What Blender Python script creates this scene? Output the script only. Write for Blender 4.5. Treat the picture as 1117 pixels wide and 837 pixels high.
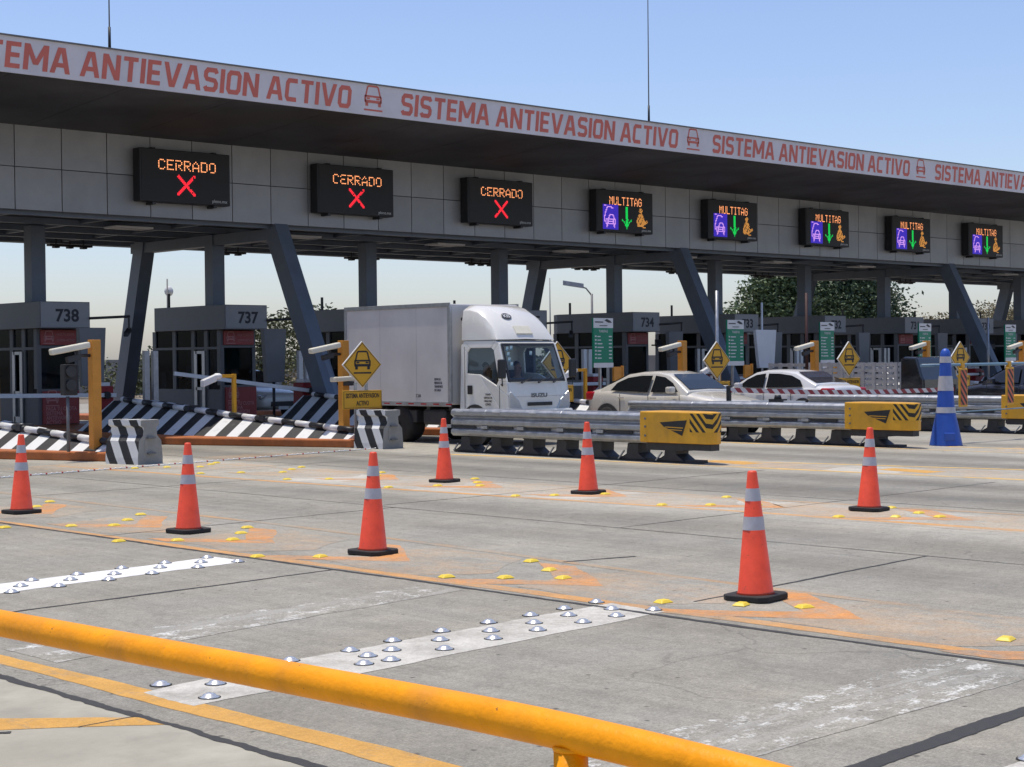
import bpy, bmesh, math, random
from mathutils import Vector, Matrix
random.seed(7)
R = math.radians
for o in list(bpy.data.objects): bpy.data.objects.remove(o)
S = bpy.context.scene
COL = S.collection
# ------------------------------------------------------------------ camera
TH = R(46.7); PT = math.atan(26.5/1808); RO = 0.010
fw = Vector((math.cos(TH), math.sin(TH), 0)); rt = Vector((math.sin(TH), -math.cos(TH), 0)); up = Vector((0, 0, 1))
F = fw*math.cos(PT) - up*math.sin(PT); U = up*math.cos(PT) + fw*math.sin(PT)
R2 = rt*math.cos(RO) - U*math.sin(RO); U2 = U*math.cos(RO) + rt*math.sin(RO)
cd = bpy.data.cameras.new('camera'); cam = bpy.data.objects.new('camera', cd); COL.objects.link(cam)
M4 = Matrix((( R2.x, U2.x, -F.x, 0), (R2.y, U2.y, -F.y, 0), (R2.z, U2.z, -F.z, 1.72), (0, 0, 0, 1)))
cam.matrix_world = M4
cd.sensor_fit = 'HORIZONTAL'; cd.sensor_width = 36; cd.lens = 36*1808/1117
cd.clip_start = 0.1; cd.clip_end = 3000
S.camera = cam
# ------------------------------------------------------------------ light
W = bpy.data.worlds.new('World'); S.world = W; W.use_nodes = True
nt = W.node_tree; bg = nt.nodes['Background']
sky = nt.nodes.new('ShaderNodeTexSky'); sky.sky_type = 'NISHITA'; sky.sun_disc = False
SUN = Vector((-0.05, 0.17, 0.984)).normalized()
sky.sun_elevation = math.asin(SUN.z); sky.sun_rotation = math.atan2(SUN.x, SUN.y)
sky.altitude = 0; sky.air_density = 1.0; sky.dust_density = 1.0; sky.ozone_density = 1.0
tn = nt.nodes.new('ShaderNodeMix'); tn.data_type = 'RGBA'; tn.blend_type = 'MULTIPLY'; tn.inputs[0].default_value = 1; tn.inputs[7].default_value = (1.07, 1.08, 1.26, 1)
nt.links.new(sky.outputs[0], tn.inputs[6]); nt.links.new(tn.outputs[2], bg.inputs[0]); bg.inputs[1].default_value = 0.13
sl = bpy.data.lights.new('sun', 'SUN'); so = bpy.data.objects.new('sun', sl); COL.objects.link(so)
sl.energy = 3.7; sl.angle = R(0.5); sl.color = (1, .93, .81)
so.rotation_euler = SUN.to_track_quat('Z', 'Y').to_euler(); so.location = (0, 0, 60)
S.view_settings.view_transform = 'Standard'; S.view_settings.look = 'None'
S.view_settings.gamma = 1; S.view_settings.exposure = 0.0
S.render.engine = 'CYCLES'

# ------------------------------------------------------------------ materials
def lin(c):
    return tuple(((x/255)/12.92 if x/255 <= .04045 else ((x/255+.055)/1.055)**2.4) for x in c)
MATS = {}
def mat(name, col, rough=.6, metal=0, var=.12, scale=6, bump=.0, emit=0, spec=.5, grime=0, coat=0, chips=None):
    if name in MATS: return MATS[name]
    m = bpy.data.materials.new(name); m.use_nodes = True; t = m.node_tree; N = t.nodes; L = t.links
    b = N['Principled BSDF']; b.inputs['Roughness'].default_value = rough; b.inputs['Metallic'].default_value = metal
    b.inputs['Specular IOR Level'].default_value = spec
    if coat: b.inputs['Coat Weight'].default_value = coat; b.inputs['Coat Roughness'].default_value = .08
    col = tuple(col)
    tc = N.new('ShaderNodeTexCoord')
    if var > 0:
        n = N.new('ShaderNodeTexNoise'); n.inputs['Scale'].default_value = scale; n.inputs['Detail'].default_value = 6
        n.inputs['Roughness'].default_value = .62; L.new(tc.outputs['Object'], n.inputs['Vector'])
        r = N.new('ShaderNodeMapRange'); r.inputs[1].default_value = .3; r.inputs[2].default_value = .7
        r.inputs[3].default_value = 1-var; r.inputs[4].default_value = 1+var*.6
        L.new(n.outputs[0], r.inputs[0])
        v = N.new('ShaderNodeVectorMath'); v.operation = 'SCALE'; v.inputs[0].default_value = col
        L.new(r.outputs[0], v.inputs['Scale']); out = v.outputs[0]
        if grime:
            g = N.new('ShaderNodeTexNoise'); g.inputs['Scale'].default_value = scale*.5; g.inputs['Detail'].default_value = 9
            mp = N.new('ShaderNodeMapping'); mp.inputs['Scale'].default_value = (1, 1, .35)
            L.new(tc.outputs['Object'], mp.inputs[0]); L.new(mp.outputs[0], g.inputs['Vector'])
            gr = N.new('ShaderNodeMapRange'); gr.inputs[1].default_value = .52; gr.inputs[2].default_value = .75
            gr.inputs[3].default_value = 0; gr.inputs[4].default_value = grime; L.new(g.outputs[0], gr.inputs[0])
            mx = N.new('ShaderNodeMix'); mx.data_type = 'RGBA'; L.new(gr.outputs[0], mx.inputs[0])
            L.new(out, mx.inputs[6]); mx.inputs[7].default_value = (.09, .08, .065, 1); out = mx.outputs[2]
        if chips:
            cn = N.new('ShaderNodeTexNoise'); cn.inputs['Scale'].default_value = chips[0]; cn.inputs['Detail'].default_value = 5; cn.inputs['Roughness'].default_value = .75; L.new(tc.outputs['Object'], cn.inputs['Vector'])
            cm = N.new('ShaderNodeMapRange'); cm.inputs[1].default_value = chips[1]; cm.inputs[2].default_value = chips[1]+.035; cm.inputs[4].default_value = .85; L.new(cn.outputs[0], cm.inputs[0])
            cx = N.new('ShaderNodeMix'); cx.data_type = 'RGBA'; L.new(cm.outputs[0], cx.inputs[0]); L.new(out, cx.inputs[6]); cx.inputs[7].default_value = (*chips[2], 1); out = cx.outputs[2]
        L.new(out, b.inputs['Base Color'])
        rr = N.new('ShaderNodeMapRange'); rr.inputs[3].default_value = max(.03, rough-.12); rr.inputs[4].default_value = min(1, rough+.12)
        L.new(n.outputs[0], rr.inputs[0]); L.new(rr.outputs[0], b.inputs['Roughness'])
        if bump:
            n2 = N.new('ShaderNodeTexNoise'); n2.inputs['Scale'].default_value = scale*9; n2.inputs['Detail'].default_value = 5
            L.new(tc.outputs['Object'], n2.inputs['Vector'])
            bp = N.new('ShaderNodeBump'); bp.inputs['Strength'].default_value = bump; bp.inputs['Distance'].default_value = .01
            L.new(n2.outputs[0], bp.inputs['Height']); L.new(bp.outputs[0], b.inputs['Normal'])
    else: b.inputs['Base Color'].default_value = (*col, 1)
    if emit: b.inputs['Emission Color'].default_value = (*col, 1); b.inputs['Emission Strength'].default_value = emit
    MATS[name] = m; return m
def stripe_mat(name, ca, cb, rough=.6, duty=.5):
    """two paints alternating along UV.x (phase stored in the UVs), with scuffs"""
    m = mat(name, ca, rough, var=.001); t = m.node_tree; N = t.nodes; L = t.links; b = N['Principled BSDF']
    uv = N.new('ShaderNodeUVMap'); sx = N.new('ShaderNodeSeparateXYZ'); L.new(uv.outputs[0], sx.inputs[0])
    fr = N.new('ShaderNodeMath'); fr.operation = 'FRACT'; L.new(sx.outputs[0], fr.inputs[0])
    gt = N.new('ShaderNodeMath'); gt.operation = 'GREATER_THAN'; gt.inputs[1].default_value = duty; L.new(fr.outputs[0], gt.inputs[0])
    mx = N.new('ShaderNodeMix'); mx.data_type = 'RGBA'; L.new(gt.outputs[0], mx.inputs[0])
    mx.inputs[6].default_value = (*ca, 1); mx.inputs[7].default_value = (*cb, 1)
    tc = N.new('ShaderNodeTexCoord'); n = N.new('ShaderNodeTexNoise'); n.inputs['Scale'].default_value = 5; n.inputs['Detail'].default_value = 8
    n.inputs['Roughness'].default_value = .7
    L.new(tc.outputs['Object'], n.inputs['Vector']); r = N.new('ShaderNodeMapRange'); r.inputs[1].default_value = .55; r.inputs[2].default_value = .8
    r.inputs[4].default_value = .55; L.new(n.outputs[0], r.inputs[0])
    m2 = N.new('ShaderNodeMix'); m2.data_type = 'RGBA'; L.new(r.outputs[0], m2.inputs[0]); L.new(mx.outputs[2], m2.inputs[6])
    m2.inputs[7].default_value = (.2, .19, .17, 1); L.new(m2.outputs[2], b.inputs['Base Color'])
    return m
def worn(name, col, cover=.5, fine=14, stretch=(1, 1, 1), soft=.05):
    """road paint, worn through to the concrete in places"""
    return concrete_road(name, (col, cover, fine, stretch, soft))
def glass(name, tint, thru, refl=1.0):
    m = bpy.data.materials.new(name); m.use_nodes = True; t = m.node_tree; N = t.nodes; L = t.links
    N.remove(N['Principled BSDF']); g = N.new('ShaderNodeBsdfGlossy'); g.inputs['Roughness'].default_value = .03
    g.inputs['Color'].default_value = (.9*refl, .95*refl, refl, 1)
    tr = N.new('ShaderNodeBsdfTransparent'); tr.inputs[0].default_value = (*[thru*x for x in tint], 1)
    lw = N.new('ShaderNodeLayerWeight'); pw = N.new('ShaderNodeMath'); pw.operation = 'POWER'; pw.inputs[1].default_value = 4.5; L.new(lw.outputs['Facing'], pw.inputs[0])
    fz = N.new('ShaderNodeMath'); fz.operation = 'MULTIPLY_ADD'; fz.inputs[1].default_value = .9; fz.inputs[2].default_value = .045; L.new(pw.outputs[0], fz.inputs[0]); ms = N.new('ShaderNodeMixShader')
    L.new(fz.outputs[0], ms.inputs[0]); L.new(tr.outputs[0], ms.inputs[1]); L.new(g.outputs[0], ms.inputs[2])
    L.new(ms.outputs[0], N['Material Output'].inputs[0]); return m

def concrete_road(name='road_concrete', paint=None):
    m = bpy.data.materials.new(name); m.use_nodes = True; t = m.node_tree; N = t.nodes; L = t.links
    b = N['Principled BSDF']; b.inputs['Specular IOR Level'].default_value = .3
    tc = N.new('ShaderNodeTexCoord')
    def noise(scale, detail=6, rough=.6, st=None, dist=0):
        n = N.new('ShaderNodeTexNoise'); n.inputs['Scale'].default_value = scale; n.inputs['Detail'].default_value = detail
        n.inputs['Roughness'].default_value = rough; n.inputs['Distortion'].default_value = dist
        if st:
            mp = N.new('ShaderNodeMapping'); mp.inputs['Scale'].default_value = st; L.new(tc.outputs['Object'], mp.inputs[0]); L.new(mp.outputs[0], n.inputs['Vector'])
        else: L.new(tc.outputs['Object'], n.inputs['Vector'])
        return n.outputs[0]
    def rng(s, a, bb, c, d):
        r = N.new('ShaderNodeMapRange'); r.inputs[1].default_value = a; r.inputs[2].default_value = bb
        r.inputs[3].default_value = c; r.inputs[4].default_value = d; L.new(s, r.inputs[0]); return r.outputs[0]
    def mul(a, bb):
        r = N.new('ShaderNodeMath'); r.operation = 'MULTIPLY'; L.new(a, r.inputs[0])
        if hasattr(bb, 'links'): L.new(bb, r.inputs[1])
        else: r.inputs[1].default_value = bb
        return r.outputs[0]
    sx = N.new('ShaderNodeSeparateXYZ'); L.new(tc.outputs['Object'], sx.inputs[0])
    # lane-wise tone along X (wheel tracks dark, painted gores pale), wobbling a little
    wob = rng(noise(.35, 3, .5, (1, .35, 1)), .3, .7, -.25, .25)
    ad = N.new('ShaderNodeMath'); ad.operation = 'ADD'; L.new(sx.outputs[0], ad.inputs[0]); L.new(wob, ad.inputs[1])
    nx = rng(ad.outputs[0], 0, 45, 0, 1)
    cr = N.new('ShaderNodeValToRGB'); L.new(nx, cr.inputs[0]); e = cr.color_ramp
    stops = [(0, .98), (4.4, .84), (6.3, .90), (8.2, .84), (9.0, 1.0), (9.9, .95), (10.6, .92), (11.3, .74), (12.0, .90), (12.9, .70), (13.6, .95), (14.3, 1.2), (15.7, 1.2), (16.1, .92), (16.8, .72),
             (17.5, .56), (18.3, .86), (19.2, .58), (20.0, 1.1), (21.6, 1.15), (22.1, .84), (23.0, .6), (23.8, .9), (24.7, .62), (25.5, 1.1), (27, 1.12), (28.2, .68), (29.2, 1), (33, .9), (40, .95)]
    e.elements[0].position = 0; e.elements[0].color = (.98,)*3+(1,); e.elements[1].position = 1; e.elements[1].color = (.95,)*3+(1,)
    for p, v in stops[1:]:
        k = e.elements.new(p/45); k.color = (v*.8, v*.8, v*.8, 1)
    e.elements[0].color = (.8,)*3+(1,); e.elements[-1].color = (.76,)*3+(1,)
    tone = rng(cr.outputs[0], 0, 1, 0, 1.25)
    streak = rng(noise(1, 5, .65, (7, .22, 1)), .3, .7, .88, 1.08)
    big = rng(noise(.5, 6, .6, None, .6), .3, .7, .87, 1.10)
    mid = rng(noise(3.2, 8, .75), .36, .64, .87, 1.09)
    fine = rng(noise(70, 6, .85), .40, .60, .74, 1.24)
    grit = rng(noise(22, 7, .8), .40, .60, .86, 1.12)
    v = mul(mul(mul(mul(mul(tone, streak), big), mid), fine), grit)
    # oil and rubber spots
    sp = rng(noise(1.3, 9, .75, None, .8), .60, .74, 1, .66); v = mul(v, sp)
    # small pits
    vo = N.new('ShaderNodeTexVoronoi'); vo.inputs['Scale'].default_value = 5; L.new(tc.outputs['Object'], vo.inputs['Vector'])
    pm = rng(vo.outputs[0], .04, .10, .35, 1); v = mul(v, pm)
    # hairline cracks, kept to patches
    wv = N.new('ShaderNodeTexNoise'); wv.inputs['Scale'].default_value = 1.4; wv.inputs['Detail'].default_value = 6; L.new(tc.outputs['Object'], wv.inputs['Vector'])
    va = N.new('ShaderNodeVectorMath'); va.operation = 'MULTIPLY_ADD'; L.new(wv.outputs['Color'], va.inputs[0]); va.inputs[1].default_value = (.9, .9, 0); L.new(tc.outputs['Object'], va.inputs[2])
    vc = N.new('ShaderNodeTexVoronoi'); vc.feature = 'DISTANCE_TO_EDGE'; vc.inputs['Scale'].default_value = .42; L.new(va.outputs[0], vc.inputs['Vector'])
    ck = rng(vc.outputs[0], .001, .005, 1, 0); pk = rng(noise(.28, 2, .5), .52, .6, 0, .4)
    ckm = mul(ck, pk); inv = rng(ckm, 0, 1, 1, .35); v = mul(v, inv)
    sc = N.new('ShaderNodeVectorMath'); sc.operation = 'SCALE'; L.new(v, sc.inputs['Scale'])
    # warm / cool drift
    mx = N.new('ShaderNodeMix'); mx.data_type = 'RGBA'; L.new(rng(noise(.7, 4, .6), .35, .65, 0, 1), mx.inputs[0])
    mx.inputs[6].default_value = (.350, .332, .280, 1); mx.inputs[7].default_value = (.372, .342, .275, 1)
    L.new(mx.outputs[2], sc.inputs[0])
    if paint:
        col, cover, pf, ps, soft = paint
        s1 = noise(pf, 8, .72, ps); s2 = noise(pf*.16, 4, .6, ps)
        a_ = N.new('ShaderNodeMath'); a_.operation = 'ADD'; L.new(s1, a_.inputs[0]); L.new(s2, a_.inputs[1])
        c = 1.0-(cover-.5)*.9; mask = rng(a_.outputs[0], c-soft, c+soft, 0, 1)
        pv = N.new('ShaderNodeVectorMath'); pv.operation = 'SCALE'; pv.inputs[0].default_value = col
        L.new(mul(mul(rng(noise(3, 6), .3, .7, .86, 1.12), rng(fine, .7, 1.26, .86, 1.1)), rng(grit, .8, 1.16, .88, 1.08)), pv.inputs['Scale'])
        pm_ = N.new('ShaderNodeMix'); pm_.data_type = 'RGBA'; L.new(mask, pm_.inputs[0]); L.new(sc.outputs[0], pm_.inputs[6]); L.new(pv.outputs[0], pm_.inputs[7])
        L.new(pm_.outputs[2], b.inputs['Base Color'])
    else: L.new(sc.outputs[0], b.inputs['Base Color'])
    b.inputs['Roughness'].default_value = .78
    bp = N.new('ShaderNodeBump'); bp.inputs['Strength'].default_value = .5; bp.inputs['Distance'].default_value = .004
    L.new(fine, bp.inputs['Height']); L.new(bp.outputs[0], b.inputs['Normal'])
    return m

ROAD = concrete_road()
KERBC = mat('kerb_orange', (.45, .135, .035), .7, var=.3, scale=3, bump=.3, grime=.35)
SLAB = mat('near_slab_concrete', (.385, .36, .285), .85, var=.24, scale=2.2, bump=.6, grime=.25)
DIRT = mat('dirt', (.23, .19, .14), .95, var=.25, scale=.6, bump=.3)
TAR = mat('tar', (.045, .043, .04), .75, var=.3, scale=20, bump=.6)
GREY_P = mat('aluminium_panel_grey', (.32, .315, .305), .42, .3, var=.10, scale=1.2, bump=.0)
PANELS = [mat('aluminium_panel_grey_%d' % i, tuple(x*k for x in (.335, .335, .335)), .45, .25, var=.13, scale=1.1, grime=.22) for i, k in enumerate((1, .93, 1.06))]
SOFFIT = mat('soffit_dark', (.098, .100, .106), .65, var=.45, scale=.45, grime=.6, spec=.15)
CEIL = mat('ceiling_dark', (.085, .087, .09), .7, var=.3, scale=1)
STEEL = mat('steel_painted_slate', (.13, .155, .19), .5, .1, var=.14, scale=2.5, grime=.15)
STEEL_L = mat('steel_painted_slate_edge', (.17, .195, .23), .5, .1, var=.1, scale=3)
BANNER = mat('banner_white', (.68, .64, .64), .6, var=.10, scale=1.2, grime=.24)
RED_L = mat('lettering_red', (.62, .15, .105), .6, var=.1, scale=2)
BOOTHC = mat('booth_slate', (.185, .188, .195), .55, .1, var=.12, scale=2)
BOOTHW = mat('booth_wall', (.165, .165, .165), .6, var=.15, scale=2, grime=.2)
BOOTHN = mat('booth_number_panel', (.30, .30, .31), .5, .1, var=.08, scale=2)
NAVY = mat('number_navy', (.008, .010, .02), .5, var=.05)
BLACK = mat('black_plastic', (.018, .018, .02), .5, var=.2, scale=8)
BLACKM = mat('led_face_black', (.016, .015, .016), .55, var=.1, scale=8)
DARKM = mat('dark_metal', (.05, .05, .055), .5, .4, var=.3, scale=5, grime=.3)
WHITE = mat('white_paint', (.74, .74, .72), .45, var=.08, scale=3, grime=.12)
WPAINT = mat('vehicle_white', (.76, .74, .68), .25, var=.04, scale=2, coat=.6, grime=.05)
BOXW = mat('truck_box_white', (.62, .60, .575), .5, var=.08, scale=1.4, grime=.22)
CREAM = mat('cream_housing', (.72, .68, .55), .45, var=.08, scale=8)
ORPOST = mat('post_amber', (.62, .26, .03), .5, var=.15, scale=4, grime=.15)
YEL = mat('yellow_paint', (.72, .36, .02), .45, var=.14, scale=5, grime=.22, bump=.05, chips=(22, .66, (.12, .08, .05)))
YELSIGN = mat('sign_yellow', (.70, .36, .015), .4, var=.06, scale=3)
RAILY = mat('rail_yellow_gloss', (.93, .345, .002), .45, var=.16, scale=7, bump=.25, spec=.22, grime=.3, chips=(26, .66, (.22, .09, .03)))
GALV = mat('galvanised_steel', (.42, .43, .44), .42, .75, var=.2, scale=7, grime=.18)
GALVD = mat('galvanised_dull', (.20, .20, .205), .6, .5, var=.25, scale=6, grime=.3)
CONC = mat('block_concrete', (.30, .29, .265), .85, var=.2, scale=4, bump=.5, grime=.3)
ORANGE = mat('cone_orange', (.84, .078, .028), .5, var=.18, scale=6, grime=.4, chips=(30, .64, (.25, .07, .04)))
REFL = mat('reflective_band', (.48, .48, .50), .4, var=.12, scale=14, grime=.2)
RUBBER = mat('black_rubber', (.022, .02, .019), .8, var=.3, scale=12, bump=.3)
STUDY = mat('stud_yellow', (.85, .62, .05), .5, var=.15, scale=30, grime=.2)
CHROME = mat('chrome_stud', (.82, .79, .72), .25, .75, var=.12, scale=60)
BLUE = mat('blue_plastic', (.02, .085, .42), .45, var=.1, scale=5, grime=.08)
GREEN = mat('sign_green', (.0, .20, .105), .45, var=.06)
SIGNW = mat('sign_white', (.62, .63, .62), .5, var=.08)
REDB = mat('red_cabinet', (.28, .012, .018), .5, var=.15)
SALMON = mat('poster_red', (.36, .07, .06), .6, var=.1)
SALMONL = mat('poster_letter', (.55, .24, .22), .6, var=.05)
BEIGE = mat('vehicle_champagne', (.66, .62, .53), .28, .15, var=.04, scale=2, coat=.7)
SILVER = mat('vehicle_silver', (.66, .66, .66), .3, 0, var=.04, scale=2, coat=.6)
CARK = mat('vehicle_black', (.02, .022, .028), .22, .2, var=.05, coat=.8)
REDLAMP = mat('tail_lamp_red', (.45, .01, .015), .2, var=.05, coat=.5)
LAMPC = mat('headlamp_clear', (.55, .57, .58), .12, .4, var=.05, coat=.5)
TRIM = mat('dark_trim', (.03, .03, .032), .5, var=.1)
HUB = mat('wheel_rim', (.45, .45, .46), .35, .7, var=.1)
SKIN = mat('skin', (.36, .19, .12), .6, var=.08)
HAIR = mat('hair_black', (.012, .01, .009), .6, var=.1)
SHIRT = mat('shirt_grey', (.16, .18, .22), .8, var=.1)
VEST = mat('vest_green', (.10, .38, .16), .7, var=.1)
TROUS = mat('trousers_navy', (.03, .035, .06), .8, var=.1)
LEAF = [mat('leaf_green', (.105, .15, .062), .6, var=.35, scale=1.2), mat('leaf_dark', (.078, .118, .055), .6, var=.3, scale=1.2),
        mat('leaf_dry', (.22, .185, .10), .75, var=.35, scale=1.5), mat('leaf_olive', (.085, .10, .04), .65, var=.3, scale=1.5)]
BARK = mat('bark', (.10, .075, .05), .9, var=.3, scale=5, bump=.5)
BW = stripe_mat('stripes_black_white', (.70, .70, .68), (.022, .022, .024), .6)
RW = stripe_mat('stripes_red_white', (.66, .62, .60), (.30, .02, .03), .5)
OB = stripe_mat('stripes_orange_black', (.62, .13, .06), (.02, .016, .015), .5)
YB = stripe_mat('stripes_yellow_black', (.72, .38, .02), (.02, .017, .012), .5)
LITE = mat('light_diffuser', (.55, .53, .48), .5, var=.1)
GDARK = glass('booth_glass', (.8, .92, 1), .62, .16)
GCAB = glass('vehicle_glass', (.85, .95, 1), .80); GSIDE = glass('vehicle_side_glass', (.8, .9, 1), .5)
GTINT = mat('tinted_glass', (.012, .014, .016), .06, var=.02, spec=.8)
def led(name, col, s=3.2):
    m = bpy.data.materials.new(name); m.use_nodes = True; N = m.node_tree.nodes; b = N['Principled BSDF']
    b.inputs['Base Color'].default_value = (*[c*.2 for c in col], 1); b.inputs['Emission Color'].default_value = (*col, 1); b.inputs['Emission Strength'].default_value = s
    return m
LAMB = led('led_amber', (1, .36, .14), 1.9); LRED = led('led_red', (1, .02, .04), 1.25); LGRN = led('led_green', (0, .75, .10), .95)
LBLU = led('led_blue', (.045, .02, .52), 1.0); LPNK = led('led_pink', (.85, .42, 1), 1.0); LAM2 = led('led_amber_soft', (.85, .36, .07), .9)

# ------------------------------------------------------------------ builders
class MB:
    def __init__(s): s.b = bmesh.new(); s.uv = None; s.mats = []
    def mi(s, m):
        if m is None: return 0
        if m not in s.mats: s.mats.append(m)
        return s.mats.index(m)
    def face(s, pts, m=None, uv=None, smooth=False):
        vs = [s.b.verts.new(p) for p in pts]
        try: f = s.b.faces.new(vs)
        except ValueError: return None
        f.material_index = s.mi(m); f.smooth = smooth
        if uv:
            if s.uv is None: s.uv = s.b.loops.layers.uv.new('UVMap')
            for l, q in zip(f.loops, uv): l[s.uv].uv = q
        return f
    def hexa(s, p, m=None):          # 8 points: bottom 4 ccw, top 4 ccw
        vs = [s.b.verts.new(q) for q in p]
        for idx in ((3, 2, 1, 0), (4, 5, 6, 7), (0, 1, 5, 4), (1, 2, 6, 5), (2, 3, 7, 6), (3, 0, 4, 7)):
            f = s.b.faces.new([vs[i] for i in idx]); f.material_index = s.mi(m)
    def box(s, x0, x1, y0, y1, z0, z1, m=None):
        s.hexa([(x0, y0, z0), (x1, y0, z0), (x1, y1, z0), (x0, y1, z0), (x0, y0, z1), (x1, y0, z1), (x1, y1, z1), (x0, y1, z1)], m)
    def beam(s, a, b, w, h, m=None, side=None):       # rectangular bar from a to b
        a = Vector(a); b = Vector(b); d = (b-a).normalized()
        sd = Vector(side) if side else d.cross(Vector((0, 0, 1)))
        if sd.length < 1e-4: sd = Vector((1, 0, 0))
        sd.normalize(); u = sd.cross(d).normalized(); sd = sd*w/2; u = u*h/2
        s.hexa([a-sd-u, a+sd-u, b+sd-u, b-sd-u, a-sd+u, a+sd+u, b+sd+u, b-sd+u], m)
    def prism(s, poly, axis, a, b, m=None, mside=None):  # poly in the two other axes, extruded along axis
        def P(q, t): return {'x': (t, q[0], q[1]), 'y': (q[0], t, q[1]), 'z': (q[0], q[1], t)}[axis]
        va = [s.b.verts.new(P(q, a)) for q in poly]; vb = [s.b.verts.new(P(q, b)) for q in poly]
        i = s.mi(m); j = s.mi(mside) if mside else i
        s.b.faces.new(va).material_index = i; s.b.faces.new(vb[::-1]).material_index = i
        n = len(poly)
        for k in range(n):
            s.b.faces.new([va[k], vb[k], vb[(k+1) % n], va[(k+1) % n]]).material_index = j
    def lathe(s, prof, c=(0, 0, 0), n=24, m=None, mats=None, axis='z', cap=True, smooth=True):
        rings = []
        for r, z in prof:
            ring = []
            for k in range(n):
                a = 2*math.pi*k/n; q = (r*math.cos(a), r*math.sin(a), z)
                if axis == 'y': q = (q[0], q[2], q[1])
                if axis == 'x': q = (q[2], q[0], q[1])
                ring.append(s.b.verts.new((c[0]+q[0], c[1]+q[1], c[2]+q[2])))
            rings.append(ring)
        for i in range(len(rings)-1):
            for k in range(n):
                f = s.b.faces.new([rings[i][k], rings[i][(k+1) % n], rings[i+1][(k+1) % n], rings[i+1][k]])
                f.material_index = s.mi(mats[i] if mats else m); f.smooth = smooth
        if cap:
            for ring, mm in ((rings[0][::-1], mats[0] if mats else m), (rings[-1], mats[-1] if mats else m)):
                s.b.faces.new(ring).material_index = s.mi(mm)
    def tube(s, pts, r, n=10, m=None, r2=None):
        pts = [Vector(p) for p in pts]; rings = []
        for i, p in enumerate(pts):
            d = (pts[min(i+1, len(pts)-1)]-pts[max(i-1, 0)]).normalized()
            a = d.cross(Vector((0, 0, 1)));
            if a.length < 1e-3: a = Vector((1, 0, 0))
            a.normalize(); c = a.cross(d)
            rr = r if r2 is None else r+(r2-r)*i/(len(pts)-1)
            rings.append([s.b.verts.new(p+(a*math.cos(2*math.pi*k/n)+c*math.sin(2*math.pi*k/n))*rr) for k in range(n)])
        for i in range(len(rings)-1):
            for k in range(n):
                f = s.b.faces.new([rings[i][k], rings[i][(k+1) % n], rings[i+1][(k+1) % n], rings[i+1][k]]); f.smooth = True; f.material_index = s.mi(m)
        s.b.faces.new(rings[0][::-1]).material_index = s.mi(m); s.b.faces.new(rings[-1]).material_index = s.mi(m)
    def build(s, name, m=None, parent=None, loc=None, bevel=0, sub=0, fix=True):
        if fix: bmesh.ops.recalc_face_normals(s.b, faces=s.b.faces)
        me = bpy.data.meshes.new(name); s.b.to_mesh(me); s.b.free()
        if s.mats and m is None:
            for q in s.mats: me.materials.append(q)
        else:
            me.materials.append(m)
            for q in s.mats[1:]: me.materials.append(q)
            if s.mats: me.materials[0] = m if m else s.mats[0]
        o = bpy.data.objects.new(name, me); COL.objects.link(o)
        if parent: o.parent = parent
        if loc: o.location = loc
        if bevel:
            bv = o.modifiers.new('bevel', 'BEVEL'); bv.width = bevel; bv.segments = 2; bv.limit_method = 'ANGLE'; bv.angle_limit = R(35)
        if sub:
            ss = o.modifiers.new('sub', 'SUBSURF'); ss.levels = sub; ss.render_levels = sub
        return o
def tag(o, label, cat, group=None):
    o['label'] = label; o['category'] = cat
    if group: o['group'] = group
    return o
def struct(o, kind='structure'): o['kind'] = kind; return o
def thing(name, label, cat, loc=(0, 0, 0), rz=0, group=None):
    o = bpy.data.objects.new(name, None); COL.objects.link(o); o.location = loc; o.rotation_euler = (0, 0, rz)
    o.empty_display_size = .2
    return tag(o, label, cat, group)
KIDS = {}
def copy_tree(o, loc=None, rz=None, label=None, parent=None):
    c = o.copy(); COL.objects.link(c)
    if parent: c.parent = parent
    if loc is not None: c.location = loc
    if rz is not None: c.rotation_euler = (0, 0, rz)
    if label: c['label'] = label
    for ch in [k for k in bpy.data.objects if k.parent == o]: copy_tree(ch, parent=c)
    return c
def text(body, size, m, parent, loc, rot=(R(90), 0, 0), bold=0.0, shear=0, align='LEFT', sx=1, name='lettering', spacing=1, ext=.002, width=None):
    cu = bpy.data.curves.new('t', 'FONT'); cu.body = body; cu.size = size; cu.offset = bold; cu.shear = shear; cu.align_x = align
    cu.space_character = spacing; cu.extrude = ext; cu.resolution_u = 3
    o = bpy.data.objects.new('t', cu); COL.objects.link(o); bpy.context.view_layer.update()
    me = bpy.data.meshes.new_from_object(o.evaluated_get(bpy.context.evaluated_depsgraph_get()))
    bpy.data.objects.remove(o); bpy.data.curves.remove(cu)
    if width:
        xs = [v.co.x for v in me.vertices]; k = width/(max(xs)-min(xs)); x0 = min(xs)
        for v in me.vertices: v.co.x = (v.co.x-x0)*k - (width/2 if align == 'CENTER' else 0)
    me.materials.clear(); me.materials.append(m)
    q = bpy.data.objects.new(name, me); COL.objects.link(q)
    if parent: q.parent = parent
    q.location = loc; q.rotation_euler = rot; q.scale = (sx, 1, 1)
    return q
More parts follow.
